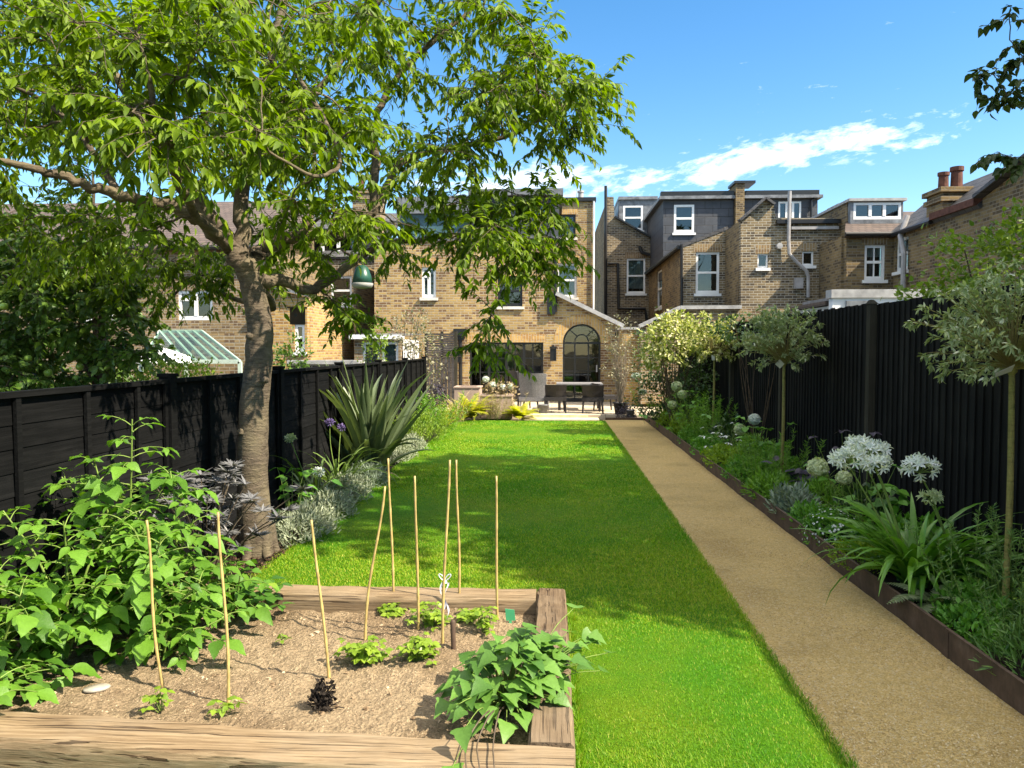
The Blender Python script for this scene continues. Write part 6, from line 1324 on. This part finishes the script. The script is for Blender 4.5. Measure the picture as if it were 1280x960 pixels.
# ---------------------------------------------------------------- left border
def phormium(b, n, L, w, label):
    b = np.asarray(b, float); t = thing('phormium', label, 'phormium', b); m = MB()
    for k in range(n):
        a = rng.uniform(0, 6.283); f = rng.uniform(0, 1); o = b + np.array([math.cos(a), math.sin(a), 0]) * .16 * f + [rng.normal(0, .04), rng.normal(0, .04), 0]
        strap(m, o, a, 1.52 - .75 * f * rng.uniform(.6, 1.1), L * rng.uniform(.55, 1.08) * (1 - .15 * f), w * rng.uniform(.7, 1.2), rng.uniform(.0, .45) + .7 * (rng.uniform() > .86), 10, rng.normal(0, .35), .55)
    m.build('leaves', M['lf_phorm'], t, True); d = MB()
    for k in range(14): a = rng.uniform(0, 6.28); strap(d, b + [rng.normal(0, .12), rng.normal(0, .12), .02], a, rng.uniform(.1, .7), rng.uniform(.4, .7), .05, 1.2, 8, .4, .3)
    d.build('dead_leaves', M['lf_dry'], t)
phormium((-2.52, 10.4, .02), 92, 1.75, .12, 'large spiky phormium with sword leaves against the left fence')
b = np.array([-2.62, 8.35, .02]); t = agapanthus(b, 46, .85, .034, [(P(363, 548, 8.1), .05, 20, 'petal_c'), (P(398, 590, 7.7), .045, 16, 'petal_w')], 'strappy leaved agapanthus in bud right of the cherry trunk', mat='lf_grassy')
agapanthus((-2.60, 9.2, .02), 40, .85, .034, [(P(412, 528, 9.2), .045, 16, 'petal_v'), (P(426, 534, 9.4), .04, 12, 'petal_v')], 'arching strappy clump with violet flowers beside the phormium', mat='lf_grassy')
b = np.array([-2.55, 7.35, .02]); stalked('bergenia', 'green leafy perennial just right of the cherry trunk', 'plant', b, [b + np.array([rng.normal(0, .13), rng.normal(0, .14), rng.uniform(.12, .6)]) for _ in range(18)], 'lf_cover', OVATE, .12, 2, .004, 1.2)
for (y, x, r, mt, lab) in ((6.95, -2.32, .42, 'lf_silver', 'silver lavender cotton mound nearest the cherry trunk'), (7.75, -2.34, .48, 'lf_silver', 'second silver mound along the lawn, paler in the sun'), (8.7, -2.38, .5, 'lf_silver', 'silver mound halfway to the phormium'), (9.7, -2.38, .42, 'lf_bluegrey', 'blue-grey mound in front of the phormium'), (11.9, -2.42, .5, 'lf_silver', 'silver mound just past the phormium'), (13.0, -2.45, .5, 'lf_silver', 'silver-green mound between phormium and yellow herbs')):
    m_ = mound('lavender_cotton', lab, 'plant', (x, y, .02), (.27, r * 1.15, .23), 2600, NEEDLE, (.03, .06), mt, W=2.4, group='silver mounds along the left lawn edge')
feathery('lavender', 'yellow-green herb clump towards the far end of the left border', 'herb', (-2.5, 14.3, .02), (.5, .8), .55, 60, 'lf_lime', (.05, .09), .03, W=1.6)
feathery('euphorbia', 'greyish green upright clump before the dry grasses', 'herb', (-2.48, 15.6, .02), (.45, .7), .75, 60, 'lf_dill', (.05, .10), .03, W=1.6)
feathery('salvia', 'yellow flowered clump at the far left lawn corner', 'herb', (-2.35, 17.2, .02), (.5, .7), .5, 50, 'lf_gold', (.05, .08), .035, W=1.8)
t = thing('feather_grass', 'dry straw-coloured grass arching beside the far planter', 'grass clump', (-2.2, 17.9, .02)); m = MB()
for k in range(90): a = rng.uniform(0, 6.28); strap(m, (-2.2 + rng.normal(0, .08), 17.9 + rng.normal(0, .08), .02), a, rng.uniform(1.0, 1.5), rng.uniform(.7, 1.25), .012, rng.uniform(1.0, 2.2), 8)
m.build('blades', M['lf_dry'], t)
# straggly pale shrub over the fence near the screen, and a green climber
c = P(500, 430, 18.0); shrub('smoke_tree', 'pale straggly small leaved shrub in front of the slatted screen', 'shrub', (c[0] + .1, 18.0, .02), [((c[0] + .25, 18.0, c[2] + .3), (.4, .4, .5)), ((c[0] + .5, 18.1, 1.35), (.45, .4, .7))], 1000, OVATE, (.05, .09), 'lf_pale', stems=26, sr=.010)
c = P(468, 440, 15.0); shrub('honeysuckle', 'upright bright green climber on the left fence above the phormium', 'climber', (c[0], 15.0, .02), [((c[0], 15.0, c[2] - .1), (.22, .25, .55)), ((c[0] + .1, 15, c[2] + .3), (.16, .2, .35))], 520, OVATE, (.05, .08), 'lf_hedge', stems=8)
c = P(212, 456, 8.6); mound('privet_hedge', 'flowering clipped hedge top seen over the left fence beside the trunk', 'hedge', (c[0] + .1, 8.6, c[2] - .35), (.62, .35, .42), 1500, OVATE, (.03, .05), 'lf_lime')
c = P(365, 440, 13.5); shrub('bay_shrub', 'dark green shrub behind the left fence right of the cherry trunk', 'shrub', (c[0], 13.5, 0), [((c[0], 13.5, c[2] - .3), (.3, .3, .5))], 700, OVATE, (.06, .09), 'lf_apple', stems=7)
# ================================================================ PATIO
M['paving'] = tiles('sandstone_paving', (0.46, 0.38, 0.26), (0.54, 0.46, 0.33), (0.22, 0.18, 0.13), .9, .6)
t = NT('sandstone_slab'); o = t.coord(); k = t.n('ShaderNodeTexBrick', {'Vector': o, 'Color1': (0.46, 0.39, 0.29, 1), 'Color2': (0.55, 0.47, 0.35, 1), 'Mortar': (0.20, 0.17, 0.13, 1), 'Scale': 1.0, 'Mortar Size': .008, 'Brick Width': .9, 'Row Height': .6}); n = t.noise(o, 4, 6, .65)
t.base(t.mix(.45, k.outputs[0], t.ramp(n, [(.3, (.6, .57, .52)), (.7, (1.1, 1.1, 1.1))]), 'MULTIPLY'), .85, .25); t.bump(t.math('ADD', n, t.math('MULTIPLY', k.outputs['Fac'], -1.)), .4, .01); M['paving'] = t.m
M['step'] = plain('sandstone_step', (0.56, 0.47, 0.30), .85, .2, 5, .25)
PZ = .07
m = MB(); m.box(-3.2, 3.4, 19.35, YH - .005, -.05, PZ); structure(m.build('patio', M['paving']))
m = MB(); m.box(P(652, 520, 18.8)[0], P(748, 520, 18.8)[0], 18.42, 18.98, -.05, .035); m.box(P(666, 520, 19)[0], P(735, 520, 19)[0], 18.98, 19.345, -.05, .10)
tag(m.build('stone_step', M['step'], loc=(.3, 18.9, 0)), 'pale sandstone step between the lawn and the patio', 'step')
M['planter'] = plain('taupe_render', (0.36, 0.27, 0.22), .9, .12, 4, .2)
M['rattan'] = plain('dark_rattan', (0.022, 0.02, 0.022), .6, .4, 60, .35, bump=.5); M['rattan_g'] = plain('grey_rattan', (0.20, 0.195, 0.20), .6, .3, 60, .35, bump=.5)
def planter(x0, x1, y0, y1, h, label):
    t = thing('planter', label, 'planter', ((x0 + x1) / 2, y0, .0)); w = .09; m = MB(); m.box(x0, x1, y0, y0 + w, 0, h); m.box(x0, x1, y1 - w, y1, 0, h); m.box(x0, x0 + w, y0 + w, y1 - w, 0, h); m.box(x1 - w, x1, y0 + w, y1 - w, 0, h); m.build('walls', M['planter'], t)
    m = MB(); m.box(x0 - .02, x1 + .02, y0 - .02, y0 + w, h + .001, h + .035); m.box(x0 - .02, x1 + .02, y1 - w, y1 + .02, h + .001, h + .035); m.box(x0 - .02, x0 + w, y0 + w, y1 - w, h + .001, h + .035); m.box(x1 - w, x1 + .02, y0 + w, y1 - w, h + .001, h + .035); m.build('rim', M['planter'], t)
    m = MB(); m.box(x0 + w, x1 - w, y0 + w, y1 - w, .1, h - .06); m.build('soil', M['mulch'], t); return t
a, b = P(600, 519, 18.9), P(640, 494, 18.9); planter(a[0], b[0], 18.9, 19.5, b[2] - .035, 'taupe rendered planter box in front of the wide glazed doors')
a, b = P(566, 516, 19.3), P(598, 487, 19.3); planter(a[0], b[0], 19.62, 20.3, b[2] + .02, 'taller taupe planter box further left below the slatted screen')
b = np.array([P(622, 500, 19.2)[0], 19.2, .45]); shrub('potted_hydrangea', 'faded white flowered plant growing in the low taupe planter', 'plant', b, [((b[0] - .1, 19.2, .72), (.22, .16, .2)), ((b[0] + .25, 19.2, .66), (.18, .14, .16))], 420, OVATE, (.05, .09), 'lf_dry', stems=10, sr=.005)
wd = MB(); hh = bpy.data.objects['potted_hydrangea']
for dx in (-.30, -.12, .12, .32): ballhead(hh, wd, b, b + [dx, rng.normal(0, .05), .42 + rng.uniform(-.1, .1)], .085, 'petal_w', 90)
wd.build('flower_stems', M['stem_g'], hh)
# golden ferny plants in front of the planters
a = G(592, 521, .02); fern('golden_fern', 'golden yellow feathery plant in front of the planters', (a[0], 18.6, .02), 42, .85, 'lf_gold', el=(.7, 1.5), ps=.13)
a = G(650, 523, .02); fern('golden_fern', 'smaller golden fern at the left end of the stone step', (a[0], 18.62, .02), 30, .62, 'lf_gold', el=(.6, 1.4), ps=.11)
a = G(572, 524, .02); mound('hosta', 'small dark green leafy plant left of the golden plant', 'plant', (a[0], 18.55, .02), (.22, .2, .28), 160, OVATE, (.08, .13), 'lf_cover')
a = G(622, 522, .02); feathery('dry_grass', 'brownish dry grasses between the two golden plants', 'grass clump', (a[0], 18.6, .02), (.35, .2), .6, 40, 'lf_dry', (.06, .12), .03, W=.9)
# rattan furniture
def rattan(name, label, mat, w, d, seat, back, loc, rz, arms=True, group='rattan chairs on the patio'):
    """built round the origin, facing -Y, then set down"""
    t = thing(name, label, 'chair', (0, 0, 0), group)
    m = MB(); m.box(-w / 2, w / 2, -d / 2, d / 2, seat - .10, seat); m.build('seat', M[mat], t)
    m = MB(); k = 9; v = []
    for zz, lean, ww in ((seat + .002, 0, .94), ((seat + back) / 2, .05, .98), (back - .02, .12, 1.0), (back, .125, .98)):
        for i in range(k): x = -1 + 2 * i / (k - 1); v.append((x * w / 2 * ww, d / 2 - .05 + lean - .09 * x * x, zz))
    for zz, lean, ww in ((seat + .002, 0, .94), ((seat + back) / 2, .05, .98), (back - .02, .12, 1.0), (back, .125, .98)):
        for i in range(k): x = -1 + 2 * i / (k - 1); v.append((x * w / 2 * ww, d / 2 + .0 + lean - .09 * x * x, zz))
    q = [(r * k + i, r * k + i + 1, (r + 1) * k + i + 1, (r + 1) * k + i) for r in range(3) for i in range(k - 1)]; n_ = 4 * k
    q += [(n_ + a_[1], n_ + a_[0], n_ + a_[3], n_ + a_[2]) for a_ in q]; q += [(3 * k + i, 3 * k + i + 1, n_ + 3 * k + i + 1, n_ + 3 * k + i) for i in range(k - 1)]
    for r in range(3): q += [(r * k, (r + 1) * k, n_ + (r + 1) * k, n_ + r * k), (r * k + k - 1, n_ + r * k + k - 1, n_ + (r + 1) * k + k - 1, (r + 1) * k + k - 1)]
    m.add(v, q); m.build('backrest', M[mat], t)
    for sx in (-1, 1):
        if arms: m = MB(); m.box(sx * w / 2 - .03, sx * w / 2 + .03, -d / 2, d / 2 - .12, seat + .16, seat + .21); m.box(sx * w / 2 - .025, sx * w / 2 + .025, -d / 2, -d / 2 + .06, seat - .1, seat + .16); m.build('armrest', M[mat], t)
        for sy in (-1, 1): m = MB(); m.tube([(sx * (w / 2 - .04), sy * (d / 2 - .04), seat - .1), (sx * (w / 2 - .02), sy * (d / 2 - .01), 0)], (.03, .02), 8); m.build('leg', M[mat], t)
    t.location = tuple(loc); t.rotation_euler = (0, 0, rz); return t
def at(px, Y): return (P(px, 500, Y)[0], Y, PZ + .001)
# backs towards the camera: built facing -Y, so turned half round
ch = rattan('dining_chair', 'dark rattan dining chair back left of the table', 'rattan', .56, .52, .42, .74, at(694, 20.0), math.pi + .06, False)
copy_thing(ch, at(741, 19.9), math.pi - .05, 'dark rattan dining chair with its back to the lawn in front of the arched door')
copy_thing(ch, at(757, 20.6), math.pi / 2 + .25, 'dark rattan dining chair turned sideways at the right end of the table')
rattan('highback_chair', 'tall grey rattan armchair beside the dining chairs', 'rattan_g', .72, .66, .40, 1.02, at(668, 20.3), math.pi - .12)
rattan('highback_chair', 'dark high-backed rattan armchair half hidden by the pale grey armchair', 'rattan', .66, .62, .40, 1.06, at(655, 21.0), math.pi / 2 + .4)
c = at(724, 21.0); t = thing('patio_table', 'dark patio table with pale top behind the dining chairs', 'table', c); m = MB(); m.box(c[0] - .62, c[0] + .62, 20.6, 21.5, .74 + .02, .80); m.build('tabletop', M['rattan_g'], t)
for sx in (-1, 1):
    for sy in (20.7, 21.4): m = MB(); m.box(c[0] + sx * .54 - .035, c[0] + sx * .54 + .035, sy - .035, sy + .035, PZ + .001, .759); m.build('leg', M['rattan'], t)
def pot(c, r, h, label, mat):
    t = thing('plant_pot', label, 'pot', c); m = MB(); m.lathe([(r * .72, c[2]), (r * .95, c[2] + h * .9), (r * 1.05, c[2] + h * .9), (r * 1.05, c[2] + h), (r * .9, c[2] + h), (r * .85, c[2] + h * .85), (.01, c[2] + h * .84)], (c[0], c[1], 0), 18); m.build('pot', M[mat], t, True); return t
pot((P(679, 515, 19.6)[0], 19.6, PZ + .001), .14, .24, 'grey round pot on the patio by the tall grey armchair', 'lead')
c = (P(788, 517, 19.2)[0], 19.2, .0); pot(c, .11, .22, 'small grey pot at the end of the gravel path', 'pipe_g')
c2 = np.array([P(776, 520, 19.6)[0], 19.6, .07]); pot(c2, .2, .3, 'dark pot holding the bare pale shrub', 'rattan')
shrub('bare_shrub', 'pale bare-twigged shrub with sparse leaves in a pot beside the arched door', 'shrub', c2 + [0, 0, .25], [((c2[0], 19.6, 1.35), (.38, .35, .6)), ((c2[0] - .05, 19.6, 2.05), (.35, .3, .45))], 620, OVATE, (.04, .075), 'lf_pale', stems=46, stem_mat='dry_twig', sr=.008) if False else None
M['dry_twig'] = plain('pale_twig', (0.24, 0.20, 0.15), .8, .2, 20, .2)
shrub('bare_shrub', 'pale bare-twigged shrub with sparse leaves in a pot beside the arched door', 'shrub', c2 + [0, 0, .25], [((c2[0], 19.6, 1.35), (.38, .35, .6)), ((c2[0] - .05, 19.6, 2.05), (.35, .3, .45))], 620, OVATE, (.04, .075), 'lf_pale', stems=46, stem_mat='dry_twig', sr=.008)
c3 = np.array([P(770, 512, 20.0)[0], 20.0, .07])
mound('heather', 'low dark reddish plant at the foot of the bare shrub', 'plant', (c2[0] + .1, 19.2, .0), (.28, .2, .32), 500, SMALL, (.03, .05), 'lf_heuchera')
mound('heather', 'dark purple foliage between the screen and the taller planter', 'plant', (P(545, 490, 19.8)[0], 19.8, .2), (.3, .3, .6), 600, OVATE, (.05, .09), 'lf_heuchera')
# things hanging in the cherry tree
c = P(453, 348, 6.4); t = thing('bird_feeder', 'bird feeder with green dome and white base hanging in the cherry tree', 'bird feeder', c)
m = MB(); m.lathe([(.02, .11), (.05, .09), (.075, .02), (.085, -.04), (.08, -.04), (.06, .02)], c, 16); m.build('dome', plain('dark_green_plastic', (0.02, 0.08, 0.06), .35, .2), t, True)
m = MB(); m.lathe([(.03, -.085), (.08, -.075), (.092, -.045), (.088, -.041), (.02, -.041)], c, 16); m.build('tray', M['coping'], t, True)
m = MB(); m.tube([c + [0, 0, .10], c + [.004, 0, .2], c + [0, 0, .34]], .003, 5); m.build('hanger', M['black_metal'], t)
c = P(372, 394, 6.9); t = thing('nest_box', 'small brown nest box hanging below a cherry branch', 'bird box', c); m = MB(); m.box(c[0] - .055, c[0] + .055, c[1] - .05, c[1] + .05, c[2] - .085, c[2] + .06); m.build('box', plain('brown_box', (0.05, 0.032, 0.022), .8, .3), t)
m = MB(); m.beam((c[0] - .07, c[1] - .01, c[2] + .068), (c[0] + .07, c[1] - .01, c[2] + .068), .14, .014); m.build('roof', M['bark_dark'], t); m = MB(); m.tube([(c[0], c[1] - .0505, c[2] - .0), (c[0], c[1] - .053, c[2] - .0)], .016, 12); m.build('entrance', M['black_metal'], t); m = MB(); m.tube([c + [0, 0, .075], c + [.01, 0, .3]], .003, 5); m.build('hanger', M['black_metal'], t)
# low concrete edge and roof ridge seen over the left fence
a, b = P(352, 458, 15.0), P(438, 452, 15.0); t = thing('garden_wall', 'low pale garden wall capped with concrete just over the left fence', 'wall', ((a[0] + b[0]) / 2, 15.5, 0)); m = MB(); m.box(a[0], b[0] , 15.5, 15.7, 0, 1.42); m.build('wall', M['brick_grey'], t); m = MB(); m.box(a[0] - .05, b[0] + .05, 15.45, 15.75, 1.421, 1.5); m.build('coping', M['coping'], t)
